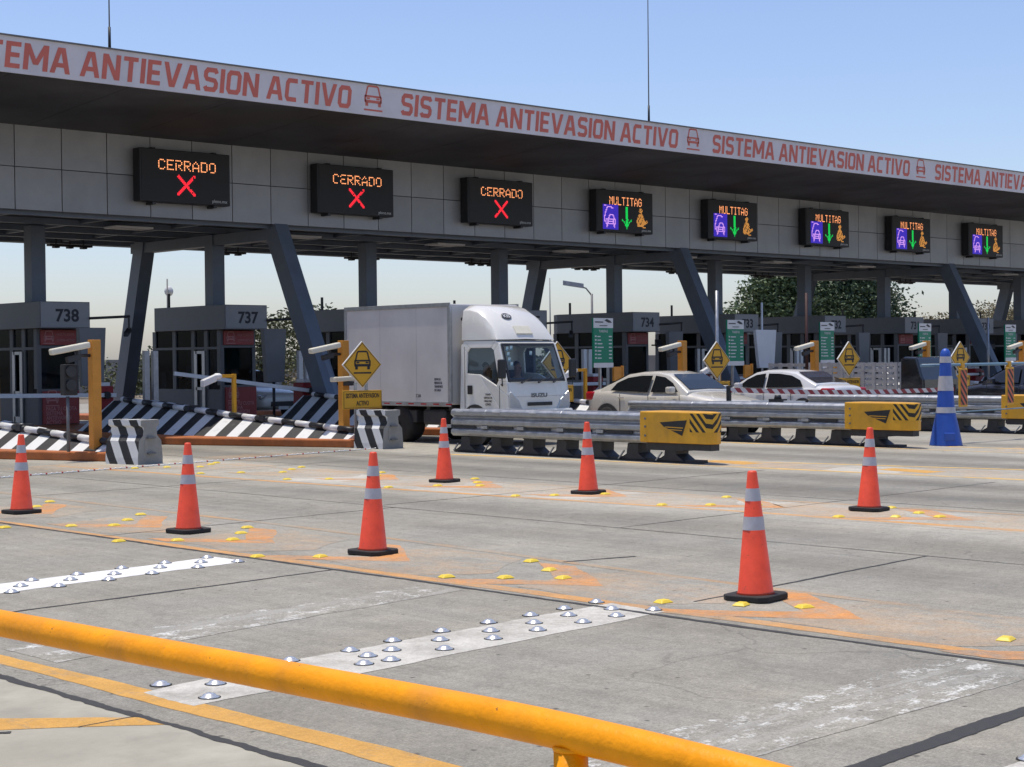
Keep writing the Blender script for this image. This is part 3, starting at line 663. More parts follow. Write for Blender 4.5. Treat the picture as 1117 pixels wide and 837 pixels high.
def booth(xc, num, label):
    t = thing('toll_booth', label, 'toll booth', (xc, 38.5, .16), 0, 'toll booths along the plaza')
    # roof crown, chamfered far corner
    mb = MB(); mb.prism([(-.62, 0), (.78, 0), (.78, 4.2), (-.25, 4.2), (-.62, 3.65)], 'z', 2.46, 3.14); rf = mb.build('roof', BOOTHC, t, bevel=.012)
    mb = MB(); mb.box(-.60, .76, -.012, -.003, 2.49, 3.12); mb.build('number_panel', BOOTHN, rf)
    if num: text(num, .44, NAVY, rf, (-.20, -.016, 2.64), bold=.012, name='booth_number', spacing=1.0)
    # plinth and walls as a hollow frame
    w = MB(); X0, X1, Y0, Y1 = -.46, .68, .45, 4.0
    w.box(X0, X1, Y0, Y0+.07, 0, .92); w.box(X0, X0+.07, Y0+.071, Y1, 0, .80); w.box(X1-.07, X1, Y0+.071, Y1, 0, 2.46); w.box(X0+.071, X1-.071, Y1-.07, Y1, 0, 2.46)
    for y in (Y0, 1.10, 1.76, 2.75, Y1-.17): w.box(X0-.02, X0+.1, y-.0, y+.17, .801 if y > Y0 else .921, 2.455)
    w.box(X1-.1, X1+.002, Y0-.002, Y0+.1, .921, 2.455); w.box(X0+.1, X1-.1, Y1-.5, Y1-.08, .07, 1.3); w.box(X0-.021, X0+.08, Y0+.1, Y1, 1.92, 1.99); w.box(X0+.1, X1-.1, Y0, Y0+.08, 1.96, 2.03)
    w.box(X0+.08, X1-.08, Y0+.08, Y1-.08, .01, .06)
    w.build('wall', BOOTHW, t)
    g = MB(); g.box(X0+.02, X0+.026, Y0+.08, Y1-.05, .80, 2.45); wn = g.build('side_window', GDARK, t)
    g = MB(); g.box(X0+.1, X1-.1, Y0+.03, Y0+.036, .92, 1.96); g.build('front_window', GDARK, t)
    mb = MB()
    for a in ((1.28, 1.33), (1.68, 1.73)): mb.box(X0-.05, X0-.021, a[0]-.07, a[1]+.02, .02, 1.88)
    mb.box(X0-.05, X0-.021, 1.331, 1.679, 1.80, 1.88); mb.box(X0-.05, X0-.021, 1.331, 1.679, .02, .2); mb.box(X0-.05, X0-.021, 1.331, 1.679, .78, .86); mb.build('door', GALV, t)
    mb = MB(); mb.box(-.40, .60, Y0-.05, Y0-.012, 2.04, 2.43); ps = mb.build('banner', SALMON, t)
    mb = MB(); car_icon(mb, -.17, 2.24, .28, Y0-.054, SALMONL); mb.build('car_pictogram', SALMONL, ps)
    text('PAGA TU CUOTA', .09, SALMONL, ps, (.05, Y0-.054, 2.28), width=.5); text('SISTEMA ACTIVO', .09, SALMONL, ps, (.05, Y0-.054, 2.13), width=.5)
    mb = MB(); mb.box(-.36, .66, Y0-.06, Y0-.012, .02, .86); ps = mb.build('poster', SALMON, t)
    mb = MB(); car_icon(mb, -.10, .68, .34, Y0-.064, SALMONL); mb.build('car_pictogram', SALMONL, ps)
    for j, s in enumerate(('PAGA TU CUOTA', 'SISTEMA', 'ANTIEVASION', 'ACTIVO')):
        text(s, .14, SALMONL, ps, (-.28, Y0-.064, .36-.115*j), width=(.86, .48, .70, .42)[j], bold=.003)
    mb = MB(); mb.tube([(.74, -.05, 2.72), (1.9, -.05, 2.78)], .035, 8); mb.box(1.86, 1.9, -.07, -.03, 2.45, 2.8); ar = mb.build('camera_arm', DARKM, t)
    mb = MB(); mb.beam((1.72, -.15, 2.30), (1.95, .05, 2.44), .12, .13, side=(0, 0, 1)); mb.build('camera', DARKM, ar, bevel=.02)
    mb = MB(); mb.box(.2, .26, 1.4, 1.46, 3.14, 3.62); mb.build('roof_stub', BLACK, t); mb = MB(); mb.box(-.42, -.36, 3.2, 3.26, 3.14, 3.55); mb.build('roof_stub', BLACK, t)
    mb = MB(); mb.beam((.9, 0.1, 1.9), (1.0, .3, 2.1), .2, .22, side=(0, 0, 1)); mb.tube([(.7, .3, 2.0), (.95, .3, 2.0)], .03, 6); mb.build('floodlight', DARKM, t)
    return t
bl = {739: 'grey toll booth just beyond the left edge', 738: 'grey toll booth numbered 738 at the left edge', 737: 'grey toll booth numbered 737 with an attendant inside', 736: 'grey toll booth standing behind the white box truck',
      735: 'grey toll booth numbered 735 behind the truck cab', 734: 'grey toll booth numbered 734 behind the champagne sedan', 733: 'grey toll booth numbered 733 behind the white sedan', 732: 'grey toll booth numbered 732',
      731: 'grey toll booth numbered 731 next to the dry bushes', 730: 'grey toll booth numbered 730 at the right edge', 729: 'grey toll booth beyond booth 730'}
bl_w = {739: 'low striped ramp on the leftmost orange kerb island, behind the leftmost cone', 738: 'large striped ramp on the orange kerb island before booth 737', 737: 'striped ramp in shade behind the truck', 736: 'striped ramp behind the champagne sedan tail'}
hous = [MB]
for i, num in enumerate(range(739, 727, -1)):
    xc = 15.1+5.5*i
    island(xc, i)
    booth(xc, str(num), bl.get(num, 'grey toll booth beyond the right edge of the photo, number %d' % num))
    wedge(xc, bl_w.get(num, 'striped ramp on the island before booth %d' % num))
    near = 'booth %d' % num; beside = 'just right of booth %d' % num
    gate(xc, 36.6 if i < 2 else 35.7, (0, .8, 7, 2, 0, 0, 1, 0, 0, 0, 0, 0)[i], 4.2, 'red lane barrier gate with white arm, %s' % beside)
    # tall pale posts and a grey lane board near each booth
    t = thing('guard_post', 'pair of tall pale guard posts %s' % beside, 'post', (xc+.45, 36.5 if i != 1 else 35.2, .16), 0, 'pale guard posts')
    for q in (0, .24):
        mb = MB(); mb.box(-.09+q, .05+q, -.06, .06, 0, 1.85); mb.build('post', GALV if i % 2 else WHITE, t, bevel=.01)
    if i != 4:
        t = thing('lane_board', 'tapered dark grey lane board on a stalk %s' % beside, 'board', (xc+.1, 37.25, .16), 0, 'tapered lane boards')
        mb = MB(); mb.prism([(-.28, 1.0), (.30, 1.0), (.38, 2.45), (-.36, 2.45)], 'y', -.08, .08); mb.build('board', BOOTHC, t, bevel=.01)
        mb = MB(); mb.lathe([(.04, 0), (.04, 1.0)], n=8); mb.build('stalk', DARKM, t)
# one more lane board, its sunlit look put into the white colour
t = thing('lane_board', 'tapered lane board coloured sunlit white, hung on a thin pole beside the green price sign', 'board', (42.35, 33.1, .16))
mb = MB(); mb.prism([(-.36, 1.2), (.40, 1.2), (.52, 2.42), (-.54, 2.42)], 'y', -.06, .06); mb.build('board', WHITE, t, bevel=.01)
mb = MB(); mb.lathe([(.035, 0), (.035, 3.3)], (0, .12, 0), n=8); mb.build('pole', WHITE, t)

# yellow camera posts, signs, small camera stands, price signs
def cam_post(xc, y, h, label, low=False, sig=False):
    t = thing('camera_post', label, 'camera post', (xc, y, .16), 0, 'amber camera posts on the islands')
    mb = MB(); mb.box(-.085, .085, -.085, .085, 0, h); p = mb.build('pole', ORPOST, t, bevel=.008)
    mb = MB(); mb.box(-.16, .16, -.16, .16, 0, .02); mb.build('base_plate', DARKM, t)
    mb = MB()
    mb.beam((-.86, -.02, h-.22), (-.12, -.02, h-.09), .15, .11, side=(0, 1, 0)); mb.build('camera_housing', CREAM, t, bevel=.025)
    mb = MB(); mb.tube([(-.1, -.02, h-.28), (-.34, -.02, h-.28), (-.36, -.02, h-.2)], .03, 8); mb.beam((-.55, -.02, h-.36), (-.3, -.02, h-.3), .1, .1, side=(0, 1, 0)); mb.build('bracket', DARKM, t)
    if low:
        mb = MB(); mb.beam((-.42, -.16, 1.18), (.12, -.16, 1.2), .18, .10, side=(0, 1, 0)); mb.build('camera_housing', CREAM, t, bevel=.025)
        mb = MB(); mb.box(-.08, .08, -.25, -.09, 1.05, 1.14); mb.build('bracket', DARKM, t)
    if sig:
        mb = MB(); mb.box(-.56, -.30, .05, .22, 1.0, 1.55); s = mb.build('signal_box', BLACK, t, bevel=.02)
        for z in (1.42, 1.18):
            mb = MB(); mb.lathe([(.085, .02), (.10, -.02), (.10, -.03)], (-.45, .03, z), 12, axis='y'); mb.build('lens', DARKM, s)
        mb = MB(); mb.lathe([(.03, 0), (.03, .98)], (-.45, .15, 0), 8); mb.build('signal_stalk', GALVD, t)
    return t
def diamond(xc, y, label):
    t = thing('warning_sign', label, 'warning sign', (xc, y, .16), R(-4), 'yellow diamond signs of the antievasion system')
    for q in (-.13, .13):
        mb = MB(); mb.box(q-.025, q+.025, -.012, .03, 0, 1.12 if q < 0 else 1.3); mb.build('post', GALV, t)
    mb = MB(); d = .47; c = 1.48
    mb.prism([(0, c-d), (d, c), (0, c+d), (-d, c)], 'y', -.055, -.015, SIGNW); pl = mb.build('diamond_plate', SIGNW, t, bevel=.004)
    mb = MB(); d = .455; mb.face([(0, -.058, c-d), (d, -.058, c), (0, -.058, c+d), (-d, -.058, c)], YELSIGN); mb.build('diamond_face', YELSIGN, pl)
    mb = MB(); a, b = .435, .420
    pts = [(0, -1), (1, 0), (0, 1), (-1, 0)]
    for i in range(4):
        p, q = pts[i], pts[(i+1) % 4]
        mb.face([(p[0]*a, -.061, c+p[1]*a), (q[0]*a, -.061, c+q[1]*a), (q[0]*b, -.061, c+q[1]*b), (p[0]*b, -.061, c+p[1]*b)])
    mb.build('border', BLACK, pl)
    mb = MB(); car_icon(mb, 0, c+.05, .38, -.062); mb.build('car_pictogram', BLACK, pl)
    mb = MB(); mb.box(-.47, .47, -.05, -.02, .60, .97); sp = mb.build('text_plate', YELSIGN, t, bevel=.01)
    mb = MB()
    for x0, x1, z0, z1 in ((-.45, .45, .945, .952), (-.45, .45, .618, .625), (-.45, -.443, .625, .945), (.443, .45, .625, .945)): mb.box(x0, x1, -.056, -.052, z0, z1)
    mb.build('border', BLACK, sp)
    text('SISTEMA ANTIEVASION', .13, BLACK, sp, (0, -.053, .82), align='CENTER', width=.80, bold=.002); text('ACTIVO', .13, BLACK, sp, (0, -.053, .67), align='CENTER', width=.30, bold=.002)
    return t
def cam_stand(xc, y, label):
    t = thing('camera_stand', label, 'camera stand', (xc, y, .16), 0, 'small yellow camera stands')
    mb = MB(); mb.box(-.04, .04, -.04, .04, 0, 1.3); mb.box(-.33, -.041, -.03, .03, 1.22, 1.29); mb.build('stand', YEL, t, bevel=.006)
    mb = MB(); mb.lathe([(.06, 0), (.10, .04), (.10, .10), (.05, .14)], (-.42, 0, 1.18), 12); mb.beam((-.84, -.04, 1.10), (-.48, 0, 1.22), .15, .13, side=(0, 0, 1)); mb.build('camera', WHITE, t, bevel=.015)
    mb = MB(); mb.box(-.2, .25, -.12, .12, 0, .02); mb.build('foot', ORPOST, t)
    return t
def price(xc, y, label):
    t = thing('price_sign', label, 'price sign', (xc, y, .16), R(3), 'green tariff signs')
    mb = MB(); mb.box(-.33, .45, -.03, .03, 1.32, 1.40+1.22); bd = mb.build('board', GREEN, t, bevel=.006)
    mb = MB(); mb.box(-.335, .455, -.036, -.031, 2.36, 2.62); mb.build('white_header', SIGNW, bd); mb = MB(); mb.box(-.335, .455, -.036, -.031, 1.315, 1.44); mb.build('white_footer', SIGNW, bd)
    mb = MB(); mb.prism([(.10, 2.56), (.2, 2.60), (.34, 2.55), (.40, 2.50), (.26, 2.50)], 'y', -.040, -.037); mb.box(-.28, .05, -.040, -.037, 2.50, 2.53); mb.box(-.1, .22, -.040, -.037, 2.41, 2.43); mb.build('emblem', DARKM, bd)
    text('TARIFAS', .10, SIGNW, bd, (.06, -.034, 2.24), align='CENTER', width=.36)
    rnd = random.Random(int(xc))
    for j in range(7):
        mb = MB(); z = 2.12-.095*j; mb.box(-.28, -.22, -.035, -.032, z, z+.04); mb.box(-.18, -.18+rnd.uniform(.12, .30), -.035, -.032, z, z+.028); mb.box(.28, .40, -.035, -.032, z, z+.03); mb.build('price_row', SIGNW, bd)
    mb = MB(); mb.box(-.02, .04, .031, .09, 0, 2.3); mb.build('post', GALV, t)
    mb = MB(); mb.box(.45, .56, -.06, .0, .95, 1.33); mb.box(.80, .86, -.06, 0, .95, 1.36); mb.box(.56, .80, -.04, 0, .98, 1.33); mb.build('hatch', ORPOST, t)
    return t
nearw = {1: 'behind the left striped concrete block', 2: 'behind the truck cab', 3: 'behind the champagne sedan', 4: 'right of the white sedan', 5: 'right of the blue cone', 6: 'at the right edge of the photo'}
for i in range(0, 8):
    xc = 15.1+5.5*i
    pn = ['left of the left striped concrete block', 'beside the leftmost diamond sign', 'hidden behind the truck cab', 'left of the diamond sign behind the champagne sedan', 'at the tail of the white sedan', 'left of the blue cone', 'at the right edge above the dark car', 'beyond the right edge'][i]
    if i != 2: cam_post(xc-(.28 if i == 0 else 0) + (.35 if i == 1 else 0), 26.55 if i == 0 else 27.3, 1.98, 'amber square camera post %s' % pn, low=(i == 1), sig=(i == 0))
    if i > 0 and i < 7:
        diamond(xc-.1, 26.15, 'yellow diamond car sign %s' % ['', 'on the island in front of the truck box', 'seen through the truck windshield', 'behind the champagne sedan hood', 'in front of the stake truck', 'behind the blue cone', 'at the far right edge'][i])
    cam_stand(xc-.2, 30.5, 'small yellow stand with white camera %s' % ['left of the slanted leg', 'in front of booth 737', 'right of the truck cab', 'behind the champagne sedan', 'behind the white sedan', 'left of the blue cone', 'right of the blue cone', 'beyond the right edge'][i])
    if i > 2: price(xc+.1, 30.2 if i < 5 else 31, 'green price sign %s' % ['just left of the number 734', 'just left of the number 733', 'just left of the number 732', 'just left of the number 731', 'at the right, beside the thin white pole'][i-3])

for xx, yy, hh, l in ((31.75, 26.3, 3.2, 'tall thin grey pole left of the second green price sign'), (37.15, 27.6, 3.3, 'dark red mast rising behind the white sedan'), (53.8, 31.9, 2.9, 'thin white pole beside the green price sign at the right')):
    t = thing('mast', l, 'mast', (xx, yy, .16))
    mb = MB(); mb.lathe([(.05, 0), (.04, hh)], n=10); mb.build('pole', mat('mast_red', (.05, .016, .014), .6) if hh == 3.3 else GALV, t)
    mb = MB(); mb.box(-.14, .14, -.14, .14, 0, .03); mb.build('base_plate', DARKM, t)

# ------------------------------------------------------------------ concrete blocks
def block(loc, rz, flip, label):
    t = thing('concrete_block', label, 'concrete block', loc, rz, 'striped concrete blocks'); t.scale = (.94, .94, .94)
    prof = [(-.30, 0), (.30, 0), (.30, .12), (.27, .42), (.17, .52), (.155, .66), (.22, .70), (.22, .80), (-.22, .80), (-.22, .70), (-.155, .66), (-.17, .52), (-.27, .42), (-.30, .12)]
    mb = MB(); n = len(prof); ys = (0, .85)
    def ph(p): return ((flip*p[1]*1.0 + p[2]*.55*flip*-1 + .12)/.43, 0)
    for i in range(n):
        a, b = prof[i], prof[(i+1) % n]
        if i == 0: continue
        side = a[0] <= 0 and b[0] <= 0 or (a[1] == .80)
        q = [(a[0], ys[0], a[1]), (b[0], ys[0], b[1]), (b[0], ys[1], b[1]), (a[0], ys[1], a[1])]
        mb.face(q, BW if side else CONC, [ph(p) for p in q])
    mb.face([(p[0], 0, p[1]) for p in prof], CONC); mb.face([(p[0], .85, p[1]) for p in prof], CONC)
    bmesh.ops.remove_doubles(mb.b, verts=mb.b.verts, dist=.001)
    b = mb.build('block', None, t)
    mb = MB(); mb.prism([(-.10, .14), (.10, .14), (.13, .2), (.13, .42), (.06, .52), (-.06, .52), (-.13, .42), (-.13, .2)], 'y', -.006, .0-.001, CONC); 
    for z in (.18, .46): mb.box(-.09, .09, -.06, -.006, z, z+.03, GALVD)
    mb.build('lifting_recess', None, t)
    return t
block((14.83, 24.72, 0), R(12), 1, 'striped concrete block left, between the cones and the large striped ramp')
block((20.45, 25.10, 0), R(6), -1, 'striped concrete block in front of the truck rear wheel')

# ------------------------------------------------------------------ guard rails
def rail(xc, y0, y1, label, nose_first=True):
    t = thing('guardrail', label, 'guardrail', (xc, y0, 0), 0, 'galvanised guardrails with yellow noses')
    half = [(-.24, .31), (-.29, .36), (-.29, .42), (-.235, .46), (-.235, .49), (-.29, .53), (-.29, .60), (-.235, .64), (-.235, .66), (-.29, .70), (-.29, .765), (-.25, .805), (-.19, .81)]
    top = [(-.18, .775), (.18, .775)]
    poly = half+top+[(-x, z) for x, z in half[::-1]]
    Lr = y1-y0; seg = 1.95; y = 1.45; k = 0
    while y < Lr-.1:
        e = min(y+seg, Lr); s = 1+.018*(k % 2)
        mb = MB(); mb.prism([(x*s, .56+(z-.56)*s) for x, z in poly], 'y', y, e+(.12 if k % 2 == 0 and e < Lr else 0)); b = mb.build('beam', GALV, t, bevel=.012)
        for yy in (y+.3, y+1.25):
            if yy+.4 > e: continue
            m2 = MB(); m2.box(-.262, -.238, yy, yy+.62, .465, .50, TRIM); m2.box(-.297, -.235, yy+.64, yy+.80, .455, .512, GALV); m2.build('slot_plate', None, b)
            m2 = MB(); m2.box(-.315, -.292, yy+.3, yy+.48, .757, .775, WHITE); m2.build('reflector', SIGNW, b)
        y = e; k += 1
    y = 1.0
    while y < Lr:
        mb = MB(); mb.prism([(y-.30, .025), (y+.32, .025), (y+.14, .12), (y+.11, .30), (y-.13, .30), (y-.12, .14)], 'x', -.16, .16); mb.build('foot', DARKM, t, bevel=.01)
        mb = MB(); mb.beam((-.20, y+.28, .03), (-.19, y+.16, .17), .03, .02); mb.build('strut', GALV, t)
        y += .84
    mb = MB(); mb.box(-.13, .13, .45, Lr+.1, .004, .05); mb.build('base_rail', DARKM, t)
    # yellow nose
    mb = MB(); mb.prism([(-.30, 1.55), (-.30, .12), (-.25, .03), (-.17, 0), (-.05, .02), (.12, .25), (.30, .8), (.30, 1.55)], 'z', .33, .84); ns = mb.build('nose', YEL, t, bevel=.02)
    mb = MB(); mb.box(-.2, .0, .10, 1.5, .22, .325); mb.box(-.19, .19, .7, 1.48, .20, .328); mb.build('nose_frame', DARKM, ns)
    mb = MB(); mb.prism([(1.10, .665), (1.02, .60), (.62, .455), (.52, .71)], 'x', -.306, -.3015); op = mb.build('opening', BLACK, ns)
    mb = MB(); mb.prism([(.98, .585), (.60, .575), (.60, .59), (.98, .60)], 'x', -.309, -.307); mb.prism([(.9, .545), (.62, .535), (.62, .548), (.9, .558)], 'x', -.309, -.307); mb.build('rib', YEL, op)
    for z in (.72, .59, .44):
        mb = MB(); mb.lathe([(.02, -.312), (.02, -.300)], (0, 1.42, z), 8, axis='x'); mb.build('bolt', GALVD, ns)
    # chevrons folded round the front corner
    def ph(u, z): return ((z - abs(u)*1.1)/.15, 0)
    mb = MB()
    path = [(-.3035, .46), (-.3035, .12), (-.252, .026), (-.171, -.0035), (-.048, .017), (.0, .08)]
    u = -.40; 
    for a, b in zip(path, path[1:]):
        l = math.hypot(a[0]-b[0], a[1]-b[1])
        q = [(a[0], a[1], .52), (b[0], b[1], .52), (b[0], b[1], .82), (a[0], a[1], .82)]; c = 0
        mb.face(q, YB, [ph(u-c, .52), ph(u+l-c, .52), ph(u+l-c, .82), ph(u-c, .82)]); u += l
    mb.build('chevrons', YB, ns, fix=False)
    return t
rail(20.62, 16.95, 23.25, 'galvanised guardrail with yellow nose in front of the truck, nearest one')
rail(26.5, 17.05, 24.2, 'galvanised guardrail with yellow nose in front of the champagne sedan')
rail(32.6, 17.3, 24.0, 'galvanised guardrail passing behind the blue cone to the right edge')

# ------------------------------------------------------------------ cones, studs
def cone(loc, h, rz, lab):
    k = h/.92
    t = thing('traffic_cone', lab, 'traffic cone', loc, rz, 'orange traffic cones')
    t.rotation_euler = (R(random.Random(int(loc[1]*9)).uniform(-1.2, 1.2)), R(random.Random(int(loc[1]*7)).uniform(-1.2, 1.2)), rz)
    mb = MB(); a = .185*k; c = .05*k
    poly = [(-a+c, -a), (a-c, -a), (a, -a+c), (a, a-c), (a-c, a), (-a+c, a), (-a, a-c), (-a, -a+c)]
    mb.prism(poly, 'z', 0.004, .045*k); mb.build('base', RUBBER, t, bevel=.008)
    prof = [(.138, .045), (.126, .06), (.034, .905), (.028, .918), (.012, .92)]
    mb = MB(); body = [(r*k, z*k) for r, z in prof]; mb.lathe(body, n=32); bd = mb.build('body', ORANGE, t)
    for z0, z1 in ((.50, .595), (.705, .795)):
        def rr(z): return (.126+(.034-.126)*(z-.06)/(.905-.06))
        mb = MB(); mb.lathe([((rr(z0)+.0022)*k, z0*k), ((rr(z1)+.0022)*k, z1*k)], n=32, cap=False); mb.build('reflective_band', REFL, bd)
    return t
for (x, y, h, rz, l) in ((8.97, 17.79, .91, .1, 'orange cone at the left edge of the photo'), (9.09, 14.44, .91, .15, 'orange cone below the left striped concrete block, second from left'), (9.19, 11.58, .91, .2, 'orange cone below the right striped concrete block, third from left'),
                         (9.29, 7.36, .915, .12, 'largest and nearest orange cone, right of centre'), (15.29, 17.63, .90, .2, 'orange cone in front of the left end of the nearest guardrail'),
                         (15.15, 14.68, .915, .1, 'orange cone in front of the nearest guardrail near its yellow nose'), (15.47, 10.66, .925, .15, 'orange cone at the right, in front of the second yellow nose')):
    cone((x, y, 0), h, rz, l)

def stud(x, y, rz, lab, grp):
    mb = MB(); r = .062
    base = [(-r, -r*.75), (r, -r*.75), (r*1.0, 0), (r, r*.75), (-r, r*.75), (-r*1.0, 0)]
    vs = [(-r, -r*.8), (r, -r*.8), (r, r*.8), (-r, r*.8)]; q = .55
    mb.hexa([(*p, 0) for p in vs]+[(p[0]*q, p[1]*q, .022) for p in vs])
    o = mb.build('road_stud', STUDY, bevel=.006); o.location = (x, y, .003); o.rotation_euler = (0, 0, rz)
    return tag(o, lab, 'road stud', grp)
near = {'by the cone at the left edge': [(9.92, 18.92), (9.47, 18.39)],
        'left of the second cone': [(8.03, 16.31), (8.59, 15.92), (8.93, 15.63), (9.33, 16.04), (9.77, 16.51)],
        'right of the second cone': [(8.16, 14.2), (8.59, 13.84), (8.98, 13.48), (9.38, 13.93), (9.74, 14.35)],
        'before the third cone': [(8.35, 12.15), (8.72, 11.73)],
        'between the third cone and the largest cone': [(8.58, 9.88), (8.86, 9.5), (9.15, 9.15), (9.42, 9.58), (9.73, 10.11)],
        'at the base of the largest cone': [(8.72, 7.73), (8.99, 7.25), (9.2, 6.87)], 'at the right edge beyond the largest cone': [(8.97, 5.21)]}
far = {'below the left striped concrete block': [(14.02, 23.86), (14.49, 23.64), (14.88, 23.26), (15.36, 23.68), (15.66, 23.97)],
       'below the large striped ramp': [(14.01, 21.89), (14.53, 21.56), (14.99, 21.1), (15.47, 21.53), (15.89, 21.85)],
       'below the right striped concrete block': [(14.12, 19.77), (14.55, 19.33), (15.47, 19.37), (15.9, 19.8)],
       'at the cone before the rail end': [(14.12, 17.44), (14.73, 17.13), (15.1, 16.68), (15.46, 17.13), (15.92, 17.69)],
       'at the cone before the nearest yellow nose': [(14.25, 15.08), (14.63, 14.77), (15.18, 14.41)],
       'behind the tip of the largest cone': [(14.48, 12.84), (14.84, 12.41), (15.19, 12.0), (15.79, 12.95)],
       'at the cone on the right': [(14.62, 10.46), (15.01, 10.01), (15.31, 9.66), (15.53, 10.06), (15.87, 10.64)]}
od = ['first', 'second', 'third', 'fourth', 'fifth']
for grp, D in (('yellow studs of the near painted strip', near), ('yellow studs of the far painted strip', far)):
    for where, pts in D.items():
        for i, (x, y) in enumerate(pts): stud(x, y, random.uniform(-.3, .3), '%s yellow road stud from the near side, %s' % (od[i], where), grp)
def dome(x, y, lab, grp):
    mb = MB(); mb.lathe([(.053, 0), (.052, .005), (.038, .009), (.032, .017), (.019, .023), (.005, .025)], n=20, m=CHROME); mb.lathe([(.060, -.001), (.058, .0025), (.048, .003)], n=20, m=RUBBER, cap=False)
    o = mb.build('dome_stud', None); o.location = (x, y, .003); return tag(o, lab, 'road stud', grp)
rows = [('far', [(5.57, 7.79), (6.01, 7.80), (6.40, 7.88), (6.84, 7.93), (7.28, 7.97), (7.68, 7.99), (8.04, 8.03), (8.41, 8.08)]),
        ('middle', [(4.67, 7.71), (4.89, 7.52), (5.97, 7.58), (6.19, 7.63), (6.62, 7.69), (7.06, 7.71), (7.47, 7.74), (7.85, 7.80), (8.25, 7.78)]),
        ('near', [(4.67, 7.24), (5.80, 7.40), (5.98, 7.38), (6.43, 7.43), (6.88, 7.49), (7.29, 7.52), (7.71, 7.53), (8.05, 7.55), (8.42, 7.55)])]
on = ['first', 'second', 'third', 'fourth', 'fifth', 'sixth', 'seventh', 'eighth', 'ninth']
for r, pts in rows:
    for i, (x, y) in enumerate(pts): dome(x, y, '%s chrome dome from the left, %s row of the dirty grey stripe' % (on[i], r), 'chrome domes on the grey stripe')
wr = [('near', [(5.79, 11.66), (6.20, 11.70), (6.66, 11.75), (7.10, 11.83), (7.58, 11.9), (8.03, 11.98)]), ('middle', [(6.0, 11.93), (6.45, 11.98), (6.87, 12.03), (7.35, 12.12), (7.79, 12.18)]),
      ('far', [(6.22, 12.18), (6.65, 12.24), (7.11, 12.33), (7.55, 12.37), (8.01, 12.43)])]
for r, pts in wr:
    for i, (x, y) in enumerate(pts): dome(x, y, '%s chrome dome from the left, %s row of the bright white stripe' % (on[i], r), 'chrome domes on the white stripe')
dome(6.39, 3.60, 'chrome dome in the bottom right corner of the photo', 'chrome domes bottom right')

# string of small white and red beads across the road
mb = MB(); a = Vector((11.59, 23.67)); b = Vector((21.37, 27.1)); rnd = random.Random(5)
a2 = Vector((11.2, 23.4)); mid = Vector((14.6, 24.15)); b2 = Vector((20.3, 25.3))
def bz(t): return a2*(1-t)**2+mid*2*t*(1-t)+b2*t*t
for i in range(76):
    p = bz(i/75); mb.lathe([(.008, 0), (.018, .005), (.019, .018), (.008, .028)], (p.x, p.y, .004), 7, WHITE if i % 3 else mat('bead_red', (.4, .03, .03), .6))
mb.tube([(*bz(i/30), .014) for i in range(31)], .009, 5, WHITE)
tag(mb.build('bead_chain', None), 'thin chain of white and red beads lying across the road behind the left cones', 'chain')

# tall blue cone with reflective rings
t = thing('channelizer_cone', 'tall blue channelizer cone with white rings at the right', 'tall cone', (27.58, 17.26, 0))
mb = MB(); pr = [(.31, 0), (.305, .02), (.24, .36), (.185, .60), (.165, .76), (.145, 1.03), (.12, 1.35), (.105, 1.58), (.10, 1.72), (.085, 1.79), (.05, 1.83), (.01, 1.845)]
mb.lathe(pr, n=36); bd = mb.build('body', BLUE, t)
for z0, z1, r0, r1 in ((.62, .73, .189, .174), (1.04, 1.32, .149, .127), (1.57, 1.69, .111, .105)):
    mb = MB(); mb.lathe([(r0, z0), (r1, z1)], n=36, cap=False); mb.build('reflective_band', REFL, bd)
mb = MB(); mb.box(-.10, .10, -.30, -.17, .10, .25); lg = mb.build('recess_block', BLUE, bd, bevel=.015)
lg.rotation_euler = (0, 0, R(-43))
# closing arm with hanging striped panels
t = thing('closing_bar', 'blue grey bar with hanging orange striped panels at the right edge', 'lane closing bar', (27.3, 17.5, 0))
mb = MB(); mb.tube([(-.1, .05, 1.52), (7.2, .05, 1.54)], .03, 10); mb.build('bar', mat('bar_blue_grey', (.16, .27, .36), .4), t)
for x in (1.30, 3.05, 5.2):
    mb = MB(); mb.box(x-.15, x+.15, -.005, .03, .70, 1.46); p = mb.build('panel_frame', YEL, t, bevel=.02)
    mb = MB(); q = [(x-.115, -.009, .74), (x+.115, -.009, .74), (x+.115, -.009, 1.42), (x-.115, -.009, 1.42)]
    mb.face(q, OB, [((z+ (xx-x)*1.1)/.155, 0) for xx, _, z in q]); mb.build('striped_face', OB, p, fix=False)
    mb = MB(); mb.box(x-.05, x+.05, .0, .07, 1.46, 1.58); mb.build('hanger', YEL, p)
mb = MB(); mb.tube([(.2, .02, .60), (7.2, .02, .64)], .012, 8); mb.build('lower_cable', mat('bar_blue_grey', (.16, .27, .36)), t)
mb = MB(); mb.box(6.9, 7.05, -.02, .12, 0, 1.6); mb.build('post', YEL, t)

